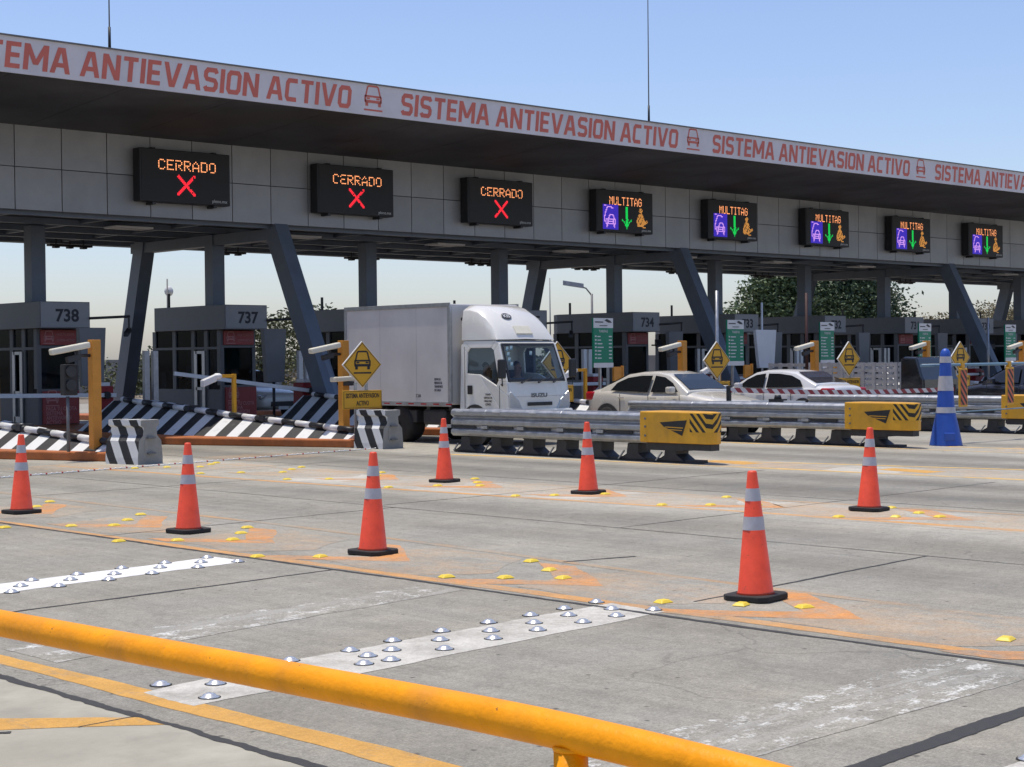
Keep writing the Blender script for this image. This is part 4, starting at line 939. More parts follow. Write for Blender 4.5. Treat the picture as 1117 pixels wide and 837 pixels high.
# red and white tape
t = thing('barrier_tape', 'red and white striped tape stretched in front of the white sedan', 'barrier tape', (27.05, 22.1, 0))
mb = MB(); mb.box(-.04, .04, -.04, .04, 0, 1.12); mb.box(-.2, .2, -.2, .2, 0, .03); mb.build('stand', BLACK, t, bevel=.006)
mb = MB(); n = 30; Lt = 8.6
for i in range(n):
    x0, x1 = Lt*i/n, Lt*(i+1)/n
    zf = lambda x: 1.03-.017*x-.10*math.sin(math.pi*x/Lt)*.6
    q = [(x0, -.05, zf(x0)-.05), (x1, -.05, zf(x1)-.05), (x1, -.05, zf(x1)+.05), (x0, -.05, zf(x0)+.05)]
    mb.face(q, RW, [((xx + (z-zf(xx))*1.3)/.36, 0) for xx, _, z in q])
mb.build('tape', RW, t, fix=False)
mb = MB(); mb.box(Lt-.02, Lt+.05, -.06, .01, 0, 1.0); mb.box(Lt-.15, Lt+.2, -.2, .15, 0, .03); mb.build('stand', BLACK, t)
t = thing('beacon_box', 'small black beacon box on the second guardrail', 'beacon', (26.5, 20.4, .815))
mb = MB(); mb.box(-.09, .09, -.16, .16, 0, .06); mb.lathe([(.08, .06), (.06, .14)], n=12); mb.build('box', BLACK, t)
mb = MB(); mb.box(-.03, .03, -.65, .65, -.0, .028); mb.build('bar', SIGNW, t)

# ------------------------------------------------------------------ foreground rail
t = thing('hand_rail', 'glossy yellow tube railing across the bottom of the photo', 'railing', (2.9, 2.9, 0))
px = lambda y: -.09*(y-2.9)*.0
mb = MB(); n = 110; P = []
for i in range(n+1):
    yy = -3+11*i/n; P.append((-.075*yy, yy, .80-.032*max(0, .4-yy)**2 if yy > -1.2 else .80-.032*2.56-.1024*(-1.2-yy)))
mb.tube(P, .047, 32); mb.build('top_tube', RAILY, t)
for yy in (-.02, 3.8, 6.9):
    mb = MB(); mb.lathe([(.045, .0), (.043, .02), (.043, .765)], (-.075*yy, yy, 0), 24); mb.build('post', RAILY, t)
    mb = MB(); mb.lathe([(.0445, .752), (.047, .758), (.0445, .764)], (-.075*yy, yy, 0), 20); mb.build('weld_collar', RAILY, t)
    mb = MB(); mb.box(-.075*yy-.1, -.075*yy+.1, yy-.1, yy+.1, .004, .016); mb.build('base_plate', RAILY, t)

# ------------------------------------------------------------------ vehicles
def wheel(parent, x, y, r, w, side):
    mb = MB(); mb.lathe([(r*.62, -w/2), (r*.93, -w/2), (r, -w*.32), (r, w*.32), (r*.93, w/2), (r*.62, w/2)], (x, y, r), 28, axis='y'); wl = mb.build('wheel', RUBBER, parent)
    mb = MB(); yy = y+side*w*.5; s = side
    mb.lathe([(r*.62, -.02*s), (r*.55, -.045*s), (r*.2, -.03*s), (.03, -.0*s)] if s > 0 else [(.03, 0), (r*.2, .03), (r*.55, .045), (r*.62, .02)], (x, yy, r), 20, axis='y'); mb.build('rim', HUB, wl)
def sedan(loc, rz, paint, label, Ls=4.5, Hs=1.42, driver=None, light='front'):
    t = thing('car', label, 'car', loc, rz); h = Ls/2; k = Hs/1.42
    st = [(-h, .62, .45, .88), (-h+.08, .78, .30, .99), (-h+.5, .83, .26, 1.03), (-h+1.0, .855, .24, 1.0), (-.6, .86, .22, .95), (.4, .86, .22, .95), (.95, .86, .22, .96), (h-1.25, .85, .24, .93), (h-.6, .83, .26, .84), (h-.15, .74, .28, .72), (h, .58, .36, .62)]
    mb = MB(); rings = []
    for x, w, zl, zt in st:
        zl *= k; zt *= k
        sec = [(0, zt+.035), (w*.6, zt+.02), (w*.90, zt-.02), (w, zt-.13), (w*1.01, (zl+zt)/2), (w, zl+.08), (w*.88, zl)]
        ring = sec+[(-a, b) for a, b in sec[::-1] if a > 0]
        rings.append([mb.b.verts.new((x, a, b)) for a, b in ring])
    n = len(rings[0])
    for i in range(len(rings)-1):
        for j in range(n):
            f = mb.b.faces.new([rings[i][j], rings[i+1][j], rings[i+1][(j+1) % n], rings[i][(j+1) % n]]); f.smooth = True
    mb.b.faces.new(rings[0]); mb.b.faces.new(rings[-1][::-1])
    body = mb.build('body', paint, t, sub=2)
    zb = .93*k; T = [(.98, .97*k), (.60, 1.20*k), (.30, 1.36*k), (-.05, Hs), (-.55, Hs-.005), (-1.0, 1.36*k), (-1.35, 1.20*k), (-1.72, 1.045*k)]
    wb = .80; kk = .46
    def yw(z): return wb-max(0, z-zb)*kk
    mb = MB(); rows_ = []
    for x, z in T:
        y = yw(z); rows_.append([mb.b.verts.new(p) for p in ((x, -yw(zb-.02), zb-.06), (x, -y, z-.03), (x, -y*.88, z), (x, 0, z+.018), (x, y*.88, z), (x, y, z-.03), (x, yw(zb-.02), zb-.06))])
    for a, b in zip(rows_, rows_[1:]):
        for j in range(6):
            f = mb.b.faces.new([a[j], b[j], b[j+1], a[j+1]]); f.smooth = True
    mb.b.faces.new(rows_[0][::-1]); mb.b.faces.new(rows_[-1])
    mb.build('cabin', paint, t, bevel=.02)
    def zt(x):
        for (x1, z1), (x0, z0) in zip(T, T[1:]):
            if x0 <= x <= x1: return z0+(z1-z0)*(x-x0)/(x1-x0)
        return zb
    for s in (-1, 1):       # side windows on the tilted plane of the cabin side
        for poly in ([(.72, zb+.03), (.50, zt(.50)-.09), (.22, zt(.22)-.08), (-.08, zt(-.08)-.085), (-.10, zb+.02)], [(-.19, zb+.02), (-.17, zt(-.17)-.085), (-.52, zt(-.52)-.085), (-.92, zt(-.92)-.09), (-1.22, zt(-1.22)-.10), (-1.36, zb+.05)]):
            mb = MB(); mb.face([(x, s*(yw(z)+.012+.02), z) for x, z in poly]); mb.build('window', GTINT, t, fix=False)
    mb = MB()
    def top(x, f): z = zt(x); return (x, f*yw(z)*.86, z+.028)
    q = [[top(x, f) for f in (-1, -.4, 0, .4, 1)] for x in (.93, .60, .34)]
    for a, b in zip(q, q[1:]):
        for j in range(4): mb.face([a[j], a[j+1], b[j+1], b[j]], smooth=True)
    mb.build('windshield', GTINT2, t)
    mb = MB(); q = [[top(x, f) for f in (-1, -.4, 0, .4, 1)] for x in (-1.02, -1.35, -1.66)]
    for a, b in zip(q, q[1:]):
        for j in range(4): mb.face([a[j], a[j+1], b[j+1], b[j]], smooth=True)
    mb.build('rear_window', GTINT, t)
    for s in (-1, 1):
        mb = MB(); mb.box(.52, .70, s*.86 if s > 0 else -1.04, 1.04 if s > 0 else -.86, zb+.0, zb+.15); mb.build('mirror', paint, t, bevel=.04)
        for x in (.02, -.98):
            mb = MB(); mb.box(x-.10, x+.09, s*.872-.012, s*.872+.012, zb-.13, zb-.09); mb.build('door_handle', paint, t, bevel=.008)
        for x in (-.14, .80, -1.02):
            mb = MB(); mb.box(x-.006, x+.006, s*.869-.004, s*.869+.004, .38, zb-.03); mb.build('door_seam', TRIM, t)
        for x in (h-.85, -h+.80):
            mb = MB(); mb.lathe([(.36, -.01), (.36, .01)], (x, s*.866, .31), 28, axis='y'); mb.build('wheel_arch', TRIM, t)
            wheel(t, x, s*.79, .30, .19, s)
        mb = MB(); mb.box(h-.36, h-.10, s*.60-.13, s*.60+.13, .56*k, .70*k); mb.build('headlight', LAMPC, t, bevel=.05)
        mb = MB(); mb.box(-h+.03, -h+.30, s*.67-.13, s*.70+.13, .74*k, .95*k); mb.build('tail_light', REDLAMP, t, bevel=.04)
    mb = MB(); mb.box(h-.05, h+.012, -.42, .42, .40, .54); mb.build('grille', TRIM, t, bevel=.01)
    mb = MB(); mb.box(h-.02, h+.02, -.18, .18, .30, .40); mb.build('number_plate', SIGNW, t)
    return t
GTINT2 = mat('windshield_tint', (.022, .027, .032), .06, var=.02, spec=.55)
sedan((29.05, 25.25, 0), R(-90), BEIGE, 'champagne sedan with tinted windows passing behind the second guardrail, nose to the right', 4.45, 1.40)
sedan((34.95, 26.85, 0), R(90), SILVER, 'white sedan with red tail light waiting behind the striped tape', 4.4, 1.37)
sedan((39.9, 22.4, 0), R(90), CARK, 'dark car behind the hanging striped panels at the right edge', 4.6, 1.46)
sedan((45.3, 30.6, 0), R(-90), WPAINT, 'white car half hidden behind the blue cone', 4.4, 1.35)
sedan((28.75, 42.6, 0), R(-90), WPAINT, 'white vehicle with dark grille stopped in the shade beside booth 737', 4.4, 1.5)

# box truck: local x runs forward, box first
def truck():
    t = thing('box_truck', 'small white box truck with roof deflector leaving the toll lane', 'truck', (23.15, 26.9, 0), R(-90))
    # box spans x -1.95..1.5 (world Y 28.85..25.4), half width .95
    mb = MB(); mb.box(-1.95, 1.52, -.95, .95, .80, 2.86); bx = mb.build('cargo_box', BOXW, t, bevel=.025)
    for s in (-1, 1):
        mb = MB(); mb.box(-1.965, 1.535, s*.958-.012, s*.958+.012, 2.80, 2.885); mb.box(-1.965, 1.535, s*.958-.012, s*.958+.012, .765, .86)
        mb.box(1.46, 1.55, s*.945-.03, s*.945+.03, .861, 2.80); mb.box(-1.97, -1.90, s*.958-.012, s*.958+.012, .861, 2.80); mb.build('edge_rail', GALV, bx, bevel=.006)
    mb = MB()
    for s in (-1,):
        for i in range(9): mb.box(-1.8+.40*i, -1.62+.40*i, s*.974-.001, s*.974+.001, .80, .825, REDLAMP)
    mb.build('reflector_strip', REDLAMP, bx)
    for i in range(2):
        mb = MB(); mb.box(-.75+1.2*i, -.748+1.2*i, -.9525, -.9512, .87, 2.79); mb.build('panel_seam', GALVD, bx)
    mb = MB(); mb.lathe([(.035, -.004), (.035, .004)], (1.524, -.62, 2.55), 12, axis='x'); mb.build('marker_lamp', TRIM, bx)
    for j, (s_, w_) in enumerate((('SERVICIO', .20), ('PRIVADO DE', .24), ('TRANSPORTE', .26), ('DE CARGA', .2))):
        text(s_, .07, TRIM, bx, (1.02, -.953, 1.30-.075*j), rot=(R(90), 0, 0), width=w_, name='door_lettering')
    text('728', .09, TRIM, bx, (.42, -.953, .95), width=.16, name='door_lettering')
    mb = MB(); mb.box(-1.9, 2.6, -.36, -.28, .52, .68); mb.box(-1.9, 2.6, .28, .36, .52, .68)
    for x in (-1.7, -.9, -.1, .7, 1.4): mb.box(x-.05, x+.05, -.85, .85, .682, .765)
    mb.build('chassis', TRIM, t)
    mb = MB(); mb.box(.55, 1.25, -.88, -.45, .38, .70); mb.build('fuel_tank', DARKM, t, bevel=.05)
    mb = MB(); mb.box(-.05, .35, -.88, -.55, .42, .68); mb.build('battery_box', TRIM, t, bevel=.02)
    for x in (.0-.05,): 
        for s in (-1, 1):
            wheel(t, -.15, s*.72, .39, .40, s)
    for s in (-1, 1): wheel(t, 2.15, s*.74, .38, .22, s)
    for s in (-1, 1):
        mb = MB(); mb.box(-.62, -.58, s*.735-.185, s*.735+.185, .3, .72); mb.build('mud_flap', RUBBER, t)
    # cab, origin of its profile at x = 1.68
    c0 = 1.68; hw = .85
    O = [(0, .46), (0, 2.00), (.09, 2.10), (1.02, 2.10), (1.12, 2.04), (1.40, 1.27), (1.45, .98), (1.45, .46)]
    I = [(.20, 1.44), (.20, 1.86), (.27, 1.95), (.90, 1.95), (.98, 1.90), (1.16, 1.30), (1.10, 1.20), (.60, 1.42)]
    cab = None
    mb = MB()
    for s in (-1, 1):
        for i in range(8):
            j = (i+1) % 8; q = [O[i], O[j], I[j], I[i]]
            lo = [(c0+a, s*(hw - (.07*(max(0, z-1.25)))), z) for a, z in q]; hi = [(x, y-s*.05, z) for x, y, z in lo]
            mb.hexa(lo+hi)
    def wy(z): return hw-.07*max(0, z-1.25)-.012
    # roof, rear wall, front skin, floor
    for (a, z), (b, w) in (((.0, 2.0), (.09, 2.10)), ((.09, 2.10), (1.02, 2.10)), ((1.02, 2.10), (1.12, 2.04))):
        mb.hexa([(c0+a, -wy(z), z-.04), (c0+b, -wy(w), w-.04), (c0+b, wy(w), w-.04), (c0+a, wy(z), z-.04), (c0+a, -wy(z), z), (c0+b, -wy(w), w), (c0+b, wy(w), w), (c0+a, wy(z), z)])
    mb.box(c0+.0, c0+.04, -.8, .8, .47, 2.0)
    for (a, z), (b, w) in (((1.40, 1.27), (1.45, .98)), ((1.45, .98), (1.455, .46))):
        mb.hexa([(c0+a-.05, -wy(z), z), (c0+a, -wy(z), z), (c0+a, wy(z), z), (c0+a-.05, wy(z), z), (c0+b-.05, -wy(w), w), (c0+b, -wy(w), w), (c0+b, wy(w), w), (c0+b-.05, wy(w), w)])
    cab = mb.build('cab', WPAINT, t, bevel=.018)
    mb = MB(); mb.box(c0+.05, c0+1.38, -.78, .78, .5, .60); mb.box(c0+1.05, c0+1.36, -.76, .76, .6, 1.22); mb.box(c0+.08, c0+.22, -.7, -.15, .6, 1.50); mb.box(c0+.08, c0+.22, .15, .7, .6, 1.50); mb.build('interior', TRIM, t)
    for s in (-1, 1):
        mb = MB(); mb.face([(c0+a, s*(wy(z)-.018), z) for a, z in I]); mb.build('side_window', GSIDE if s < 0 else GCAB, t, fix=False)
    def wsp(u, v):   # windshield surface, u across -1..1, v up 0..1, bowed forward in the middle
        a = 1.40-.28*v; z = 1.27+.77*v; return (c0+a+.05*(1-u*u)+.006, u*(wy(z)-.05), z)
    mb = MB(); N1 = 8
    for i in range(N1):
        for j in range(3):
            f = lambda i_, j_: wsp(-.94+1.88*i_/N1, .07+.86*j_/3)
            mb.face([f(i, j), f(i+1, j), f(i+1, j+1), f(i, j+1)], smooth=True)
    bmesh.ops.remove_doubles(mb.b, verts=mb.b.verts, dist=.0005); mb.build('windshield', GCAB, t)
    mb = MB()
    def fr(u0, u1, v0, v1, m):
        n_ = 8
        for i in range(n_):
            ua, ub = u0+(u1-u0)*i/n_, u0+(u1-u0)*(i+1)/n_
            q = [wsp(ua, v0), wsp(ub, v0), wsp(ub, v1), wsp(ua, v1)]
            mb.face(q, m)
    fr(-1, 1, 0, .07, BLACK); fr(-1, 1, .93, 1.0, BLACK); fr(-1, -.94, .07, .93, BLACK); fr(.94, 1, .07, .93, BLACK)
    mb.build('windshield_seal', BLACK, t)
    for u in (-.62, -.05, .50):
        mb = MB(); a = Vector(wsp(u, .0))+Vector((.02, 0, -.03)); b = Vector(wsp(u+.42, .13))+Vector((.015, 0, 0)); mb.tube([a, (a+b)/2+Vector((.01, 0, 0)), b], .009, 5); mb.lathe([(.02, 0), (.02, .03)], a, 8); mb.build('wiper', BLACK, t)
    # stickers
    for j, (u, v) in enumerate(((-.84, .86), (-.84, .72), (-.84, .58), (-.80, .46), (-.70, .88), (-.05, .74))):
        p = wsp(u, v); mb = MB(); mb.box(p[0]+.001, p[0]+.004, p[1]-.035, p[1]+.035, p[2]-.04, p[2]+.04); mb.build('sticker', mat('sticker_pale', (.45, .62, .66), .5), t)
    # front: grille, lamps, bumper, badge
    mb = MB(); mb.box(c0+1.462, c0+1.478, -.34, .34, .79, .86); mb.build('grille', BLACK, t, bevel=.006)
    mb = MB(); mb.box(c0+1.40, c0+1.56, -.86, .86, .36, .72); mb.build('bumper', WPAINT, t, bevel=.04)
    text('ISUZU', .11, GALVD, t, (c0+1.452, -.22, .96), rot=(R(90), 0, R(90)), width=.44, bold=.004, name='maker_badge')
    for s in (-1, 1):
        mb = MB(); mb.prism([(s*.48, .72), (s*.84, .74), (s*.845, 1.02), (s*.80, 1.08), (s*.58, .90)], 'x', c0+1.41, c0+1.475); mb.build('headlight', LAMPC, t, bevel=.012)
        mb = MB(); mb.tube([(c0+1.25, s*.86, 1.22), (c0+1.42, s*.98, 1.20), (c0+1.42, s*.99, 1.35)], .014, 6); mr = mb.build('mirror_arm', BLACK, t)
        mb = MB(); mb.box(c0+1.38, c0+1.45, s*.99-.10, s*.99+.10, 1.34, 1.72); mb.build('mirror', BLACK, mr, bevel=.03)
        for a in ((.17, .47, 2.02),):
            mb = MB(); mb.box(c0+.165, c0+.172, s*.8545-.003, s*.8545+.003, .62, 1.98); mb.box(c0+1.19, c0+1.197, s*.8545-.003, s*.8545+.003, .62, 1.20); mb.build('door_seam', TRIM, t)
        mb = MB(); mb.box(c0+.26, c0+.40, s*.862-.010, s*.862+.010, 1.02, 1.20); mb.build('door_handle', BLACK, t, bevel=.01)
        mb = MB(); mb.lathe([(.42, -.006), (.42, .006)], (2.15, s*.852, .40), 28, axis='y'); mb.build('wheel_arch', TRIM, t)
    for j, (s_, w_) in enumerate((('TRANSP', .16), ('SERVICIO DE', .24), ('CARGA PART', .24), ('CDMX', .16))):
        text(s_, .06, TRIM, t, (c0+.86-w_/2, -.8565, 1.00-.066*j), width=w_, name='door_lettering')
    # roof deflector: rounded fairing
    mb = MB(); secs = []
    prof = [(.02, 2.82), (.22, 2.82), (.45, 2.76), (.68, 2.62), (.88, 2.42), (1.02, 2.24), (1.08, 2.115)]
    for a, z in prof:
        w1 = .80 if a > .1 else .80; zl = 2.112
        zz = [zl, zl+(z-zl)*.5, zl+(z-zl)*.86, z-.0]
        yy = [w1, w1*.985, w1*.93, w1*.72]
        sec = [(-y, q) for y, q in zip(yy, zz)]+[(0, z+.012)]+[(y, q) for y, q in zip(yy[::-1], zz[::-1])]
        secs.append([mb.b.verts.new((c0+a, y, q)) for y, q in sec])
    for a, b in zip(secs, secs[1:]):
        for j in range(len(a)-1):
            f = mb.b.faces.new([a[j], b[j], b[j+1], a[j+1]]); f.smooth = True
    mb.b.faces.new(secs[0])
    df = mb.build('roof_deflector', WPAINT, t, bevel=.01)
    p = Vector((c0+.735, 0, 2.585)); nrm = Vector((.70, 0, .71))
    mb = MB(); n_ = 24; v1 = Vector((0, 1, 0)); v2 = nrm.cross(v1); c_ = p+nrm*.012+Vector((0, -.22, 0))
    mb.face([tuple(c_+v1*.13*math.cos(2*math.pi*i/n_)+v2*.085*math.sin(2*math.pi*i/n_)) for i in range(n_)]); em = mb.build('oval_badge', TRIM, df, fix=False)
    text('KIS', .12, SIGNW, df, tuple(c_+nrm*.004+v1*-.09+v2*(.04 if v2.z < 0 else -.04)), rot=(R(45), 0, R(90)), width=.18, bold=.003, name='badge_letters')
    mb = MB(); mb.hexa([(c0+.90, -.24, 2.35), (c0+1.02, -.24, 2.20), (c0+1.02, .24, 2.20), (c0+.90, .24, 2.35), (c0+.93, -.22, 2.40), (c0+1.055, -.22, 2.235), (c0+1.055, .22, 2.235), (c0+.93, .22, 2.40)]); mb.build('vent', CREAM, df, bevel=.01)
    return t
truck()
# stake bed truck
t = thing('stake_truck', 'grey stake bed truck with slatted steel sides behind the tape', 'truck', (39.9, 27.9, 0), R(-90))
mb = MB(); mb.box(-2.4, 2.0, -.95, .95, .62, .74); mb.build('bed', GALVD, t, bevel=.01)
mb = MB()
for s in (-1, 1):
    for z in (.78, .94, 1.10, 1.26, 1.42): mb.box(-2.4, 2.0, s*.95-.015, s*.95+.015, z, z+.095)
    for i in range(13): mb.box(-2.4+.36*i, -2.30+.36*i, s*.95-.03, s*.95+.03, .741, 1.53)
for z in (.78, .94, 1.10, 1.26, 1.42): mb.box(-2.415, -2.385, -.9, .9, z, z+.085)
mb.build('stake_side', mat('stake_grey', (.42, .41, .40), .6, var=.2, grime=.3), t)
mb = MB(); mb.prism([(2.06, .45), (2.06, 1.62), (2.14, 1.68), (2.58, 1.66), (2.74, 1.15), (2.8, 1.05), (2.82, .45)], 'y', -.88, .88); mb.build('cab', CARK, t, bevel=.05)
for s in (-1, 1):
    mb = MB(); mb.face([(2.15, s*.886, 1.15), (2.15, s*.886, 1.58), (2.5, s*.886, 1.58), (2.64, s*.886, 1.15)]); mb.build('side_window', GTINT, t, fix=False)
    wheel(t, -1.5, s*.78, .38, .22, s); wheel(t, 2.36, s*.78, .38, .22, s)
mb = MB(); mb.box(-2.3, 2.6, -.35, .35, .42, .61); mb.build('chassis', TRIM, t)

# ------------------------------------------------------------------ people
def skin_mesh(name, joints, edges, m, parent, root=0, sub=2):
    me = bpy.data.meshes.new(name); me.from_pydata([j[0] for j in joints], edges, []); o = bpy.data.objects.new(name, me); COL.objects.link(o)
    sk = o.modifiers.new('skin', 'SKIN'); sk.use_smooth_shade = True
    for i, v in enumerate(me.skin_vertices[0].data):
        r = joints[i][1]; v.radius = (r, r) if not isinstance(r, tuple) else r; v.use_root = (i == root)
    ss = o.modifiers.new('sub', 'SUBSURF'); ss.levels = sub; ss.render_levels = sub
    bpy.context.view_layer.update()
    me2 = bpy.data.meshes.new_from_object(o.evaluated_get(bpy.context.evaluated_depsgraph_get())); bpy.data.objects.remove(o)
    me2.materials.clear(); me2.materials.append(m); me2.name = name
    q = bpy.data.objects.new(name, me2); COL.objects.link(q); q.parent = parent
    return q
def person(loc, rz, label, seated=False, vest=None):
    t = thing('person', label, 'person', loc, rz)      # local +x is forward
    H = 0 if seated else .82
    hip = .0 if seated else .86
    def J(x, y, z, r): return ((x, y, z), r)
    if seated: base = .12
    else: base = .90
    P = [J(0, 0, base, .12), J(0, 0, base+.22, .115), J(0, 0, base+.42, .13), J(0, 0, base+.53, .055), J(.015, 0, base+.62, .075), J(.02, 0, base+.73, .085), J(.01, 0, base+.80, .06)]
    E_ = [(0, 1), (1, 2), (2, 3), (3, 4), (4, 5), (5, 6)]
    for s in (-1, 1):
        i = len(P)
        P += [J(0, s*.18, base+.44, .052), J(.08, s*.23, base+.20, .042), J(.30, s*.17, base+.16, .034), J(.38, s*.14, base+.18, .03)]; E_ += [(2, i), (i, i+1), (i+1, i+2), (i+2, i+3)]
        k = i+3
        for f in range(5):
            i2 = len(P); a = (f-2)*.02
            P += [J(.42, s*.14+a*1.1, base+.185-(.015 if f in (0, 4) else 0), .010), J(.455, s*.14+a*1.3, base+.165, .009)]; E_ += [(k, i2), (i2, i2+1)]
        i = len(P)
        if seated: P += [J(.05, s*.10, base-.03, .085), J(.42, s*.12, base+.0, .062), J(.46, s*.12, base-.38, .045), J(.58, s*.12, base-.42, .035)]
        else: P += [J(0, s*.09, base-.06, .085), J(.02, s*.10, base-.44, .060), J(-.01, s*.10, .07, .042), J(.12, s*.11, .04, .038)]
        E_ += [(0, i), (i, i+1), (i+1, i+2), (i+2, i+3)]
    skin_mesh('body', P, E_, SKIN, t)
    Q = [J(0, 0, base+.02, .14), J(0, 0, base+.22, .137), J(0, 0, base+.42, .15), J(0, 0, base+.49, .085)]; E2 = [(0, 1), (1, 2), (2, 3)]
    for s in (-1, 1):
        i = len(Q); Q += [J(0, s*.18, base+.44, .068), J(.07, s*.225, base+.24, .056)]; E2 += [(2, i), (i, i+1)]
    skin_mesh('shirt', Q, E2, SHIRT, t)
    if vest:
        skin_mesh('safety_vest', [J(0, 0, base+.05, .152), J(0, 0, base+.24, .150), J(0, 0, base+.43, .163)], [(0, 1), (1, 2)], vest, t)
        mb = MB(); mb.lathe([(.185, base+.18), (.185, base+.22)], n=20, cap=False); mb.build('reflective_stripe', REFL, t)
    T_ = [J(0, 0, base, .135)]; E3 = []
    for s in (-1, 1):
        i = len(T_)
        if seated: T_ += [J(.05, s*.10, base-.03, .10), J(.42, s*.12, base, .078), J(.46, s*.12, base-.34, .062)]
        else: T_ += [J(0, s*.09, base-.06, .10), J(.02, s*.10, base-.44, .078), J(-.01, s*.10, .11, .06)]
        E3 += [(0, i), (i, i+1), (i+1, i+2)]
    skin_mesh('trousers', T_, E3, TROUS, t)
    skin_mesh('hair', [J(-.02, 0, base+.72, .086), J(-.015, 0, base+.80, .078), J(.02, 0, base+.82, .06)], [(0, 1), (1, 2)], HAIR, t)
    mb = MB()
    for s in (-1, 1): mb.lathe([(.003, -.006), (.011, 0), (.003, .006)], (.098, s*.032, base+.715), 8, HAIR, axis='x')
    mb.beam((.10, 0, base+.70), (.122, 0, base+.675), .022, .03, SKIN); mb.box(.094, .104, -.025, .025, base+.638, base+.646, REDB); mb.build('face', None, t)
    return t
person((26.0, 40.95, .22), R(200), 'person with dark hair and green safety vest standing inside booth 737', vest=VEST)
person((23.15+.42, 26.9-2.05, .72), R(-90), 'person driving the white box truck, seen through the windshield', seated=True)
person((23.15-.42, 26.9-2.02, .70), R(-90), 'person in dark clothes on the near seat of the white box truck', seated=True)

# ------------------------------------------------------------------ beyond the plaza
mb = MB(); mb.box(20, 220, 78, 78.3, 0, 1.9); mb.build
o = mb.build('perimeter_wall', mat('wall_block', (.30, .29, .27), .9, var=.25, scale=.8, grime=.2)); tag(o, 'long low grey perimeter wall far behind the toll booths', 'wall')
def tree(loc, h, blobs, leaf, n, sz, label, group=None, trunk=.16, name='tree', gap=.0):
    rnd = random.Random(int(loc[0]*13+n)); t = thing(name, label, 'tree', loc, 0, group)
    mb = MB(); top = h*.6
    mb.tube([(0, 0, 0), (.1, .05, top*.5), (0, 0, top)], trunk, 9, r2=trunk*.5)
    for b in blobs:
        mb.tube([(0, 0, top*rnd.uniform(.35, .9)), ((b[0])*.5, b[1]*.5, (top+b[2])*.5), (b[0], b[1], b[2])], trunk*.4, 6, r2=trunk*.08)
    mb.build('trunk', BARK, t)
    mb = MB(); tot = sum(b[3]**2 for b in blobs)
    for b in blobs:
        cl = [(rnd.gauss(0, 1), rnd.gauss(0, 1), rnd.gauss(0, 1), rnd.uniform(.45, 1.08)) for _ in range(int(14+b[3]*10))]
        for i in range(int(n*b[3]**2/tot)):
            c = rnd.choice(cl); l = math.sqrt(c[0]**2+c[1]**2+c[2]**2)+1e-6; rr = b[3]*c[3]
            cen = Vector((c[0]/l*rr, c[1]/l*rr, c[2]/l*rr*.85)); cr = b[3]*.30
            g_ = lambda sg: max(-1.5, min(1.5, rnd.gauss(0, 1)))*sg
            p = Vector(b[:3])+cen+Vector((g_(cr), g_(cr), g_(cr*.7)))
            if p.z < .2: continue
            a = Vector((rnd.gauss(0, 1), rnd.gauss(0, 1), rnd.gauss(0, .6))).normalized(); d = a.cross(Vector((rnd.gauss(0, 1), rnd.gauss(0, 1), rnd.gauss(0, 1)))).normalized(); s = sz*rnd.uniform(.5, 1.3)
            mb.face([p-a*s, p+d*s*.45, p+a*s, p-d*s*.45], leaf)
    mb.build('crown', leaf, t, fix=False); return t
tree((81.5, 62, 0), 9, [(-1.2, 0, 5.0, 1.9), (-1.8, .5, 3.4, 1.7), (-.4, 0, 7.2, 1.9), (1.0, 0, 3.6, 1.6)], LEAF[0], 26000, .15, 'tall green tree behind booth 733, left of the two big trees', 'trees behind the plaza')
tree((89, 63, 0), 10, [(0, 0, 5.0, 3.0), (-2.6, 0, 4.4, 2.2), (2.2, 0, 4.4, 2.4), (0, 0, 8, 2.8), (1.5, 0, 2.6, 2.2)], LEAF[1], 42000, .15, 'broad dark green tree behind booth 732, the largest tree', 'trees behind the plaza')
tree((97.5, 62, 0), 5, [(0, 0, 3.0, 1.9), (-1.6, 0, 2.0, 1.8), (1.4, 0, 3.0, 1.7), (0, 0, 1.2, 2.0)], LEAF[2], 9000, .11, 'dry tan bushy tree beside booth 731', 'trees behind the plaza', .1)
tree((106.0, 63, 0), 6, [(0, 0, 3.4, 2.2), (2.6, 0, 3.9, 2.0), (-2.4, 0, 2.4, 1.8), (4.6, 0, 3.6, 1.9)], LEAF[2], 9000, .12, 'dry tan thin tree at the right edge beyond booth 730', 'trees behind the plaza', .1)
tree((45.2, 61, 0), 5, [(0, 0, 3.6, 1.0), (-1.2, 0, 3.2, .9), (1.1, 0, 3.0, .9), (0, 0, 2.0, 1.3)], LEAF[3], 3500, .12, 'small dark green tree above the truck, right of booth 737', 'trees behind the plaza', .1)
tree((35.4, 51, 0), 4, [(0, 0, 2.9, .75), (.3, 0, 1.9, .9), (-.2, 0, 1.0, .9)], LEAF[3], 2800, .09, 'narrow leafy tree right behind booth 737', 'trees behind the plaza', .08)
tree((73.1, 60, 0), 5, [(0, 0, 3.9, .8), (.3, 0, 2.6, 1.0)], LEAF[0], 1800, .12, 'small green treetop above booth 733 roof', 'trees behind the plaza', .08)
tree((55.8, 56, 0), 3, [(0, 0, 2.0, .7), (.3, 0, 1.1, .9)], LEAF[3], 2000, .10, 'small shrubby tree between booths 735 and 734', 'trees behind the plaza', .08)
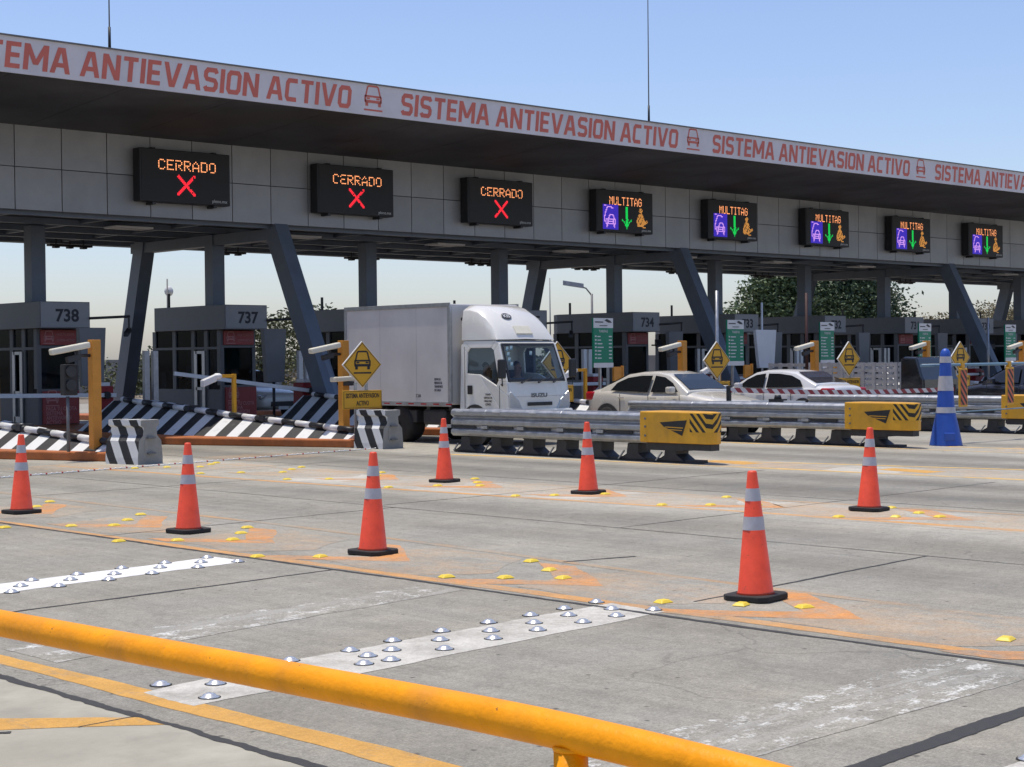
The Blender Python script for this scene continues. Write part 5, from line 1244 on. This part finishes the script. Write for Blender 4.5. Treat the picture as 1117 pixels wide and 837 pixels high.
tree((36.0, 60, 0), 3, [(0, 0, 1.6, .8), (-.9, 0, 1.1, .8), (.8, 0, 1.3, .7)], LEAF[3], 1800, .11, 'low bush behind the left slanted leg', 'trees behind the plaza', .06)
tree((115, 66, 0), 6, [(0, 0, 3.4, 2.4), (3, 0, 3.0, 2.2), (-2.6, 0, 2.8, 2)], LEAF[3], 5000, .16, 'green tree beyond the right edge', 'trees behind the plaza', .1)
for i, (x, y) in enumerate(((40, 74), (50, 75), (61, 74), (70, 75), (110, 76), (125, 76), (140, 76))):
    tree((x, y, 0), 3, [(0, 0, 1.4, 1.2), (1.8, 0, 1.1, 1.1), (-1.8, 0, 1.0, 1.1), (3.4, 0, .9, .9)], LEAF[(3, 2, 0, 3, 2, 3, 0)[i]], 1600, .14, 'low far hedge bush along the perimeter wall, %s from the left' % ('first', 'second', 'third', 'fourth', 'fifth', 'sixth', 'seventh')[i], 'hedge along the wall', .06, 'bush')
# street lamps and thin masts
t = thing('street_lamp', 'grey street lamp with flat head rising above booth 734', 'street lamp', (64.4, 62, 0))
mb = MB(); mb.tube([(0, 0, 0), (0, 0, 5.2)], .09, 10, r2=.06); mb.build('pole', GALVD, t)
mb = MB(); mb.tube([(0, 0, 5.1), (-.25, .2, 5.5), (-.9, .7, 5.75)], .04, 8); mb.build('bracket', GALVD, t)
mb = MB(); mb.beam((-.35, .27, 5.62), (-1.25, .95, 5.80), .26, .07, side=(0, 0, 1)); mb.build('lamp_head', GALV, t, bevel=.02)
t = thing('antenna_mast', 'far thin lattice mast with small dish between booths 738 and 737', 'mast', (36.9, 60, 0))
mb = MB(); mb.tube([(0, 0, 0), (0, 0, 5.2)], .035, 6); mb.build('pole', GALVD, t)
mb = MB(); mb.lathe([(.02, 0), (.16, .06), (.22, .14)], (.16, 0, 4.7), 12, axis='y'); mb.build('dish', SIGNW, t)
t = thing('antenna_mast', 'far thin mast between the truck deflector and the street lamp', 'mast', (79, 80, 0))
mb = MB(); mb.tube([(0, 0, 0), (0, 0, 7.2)], .06, 6, r2=.03); mb.build('pole', GALVD, t)
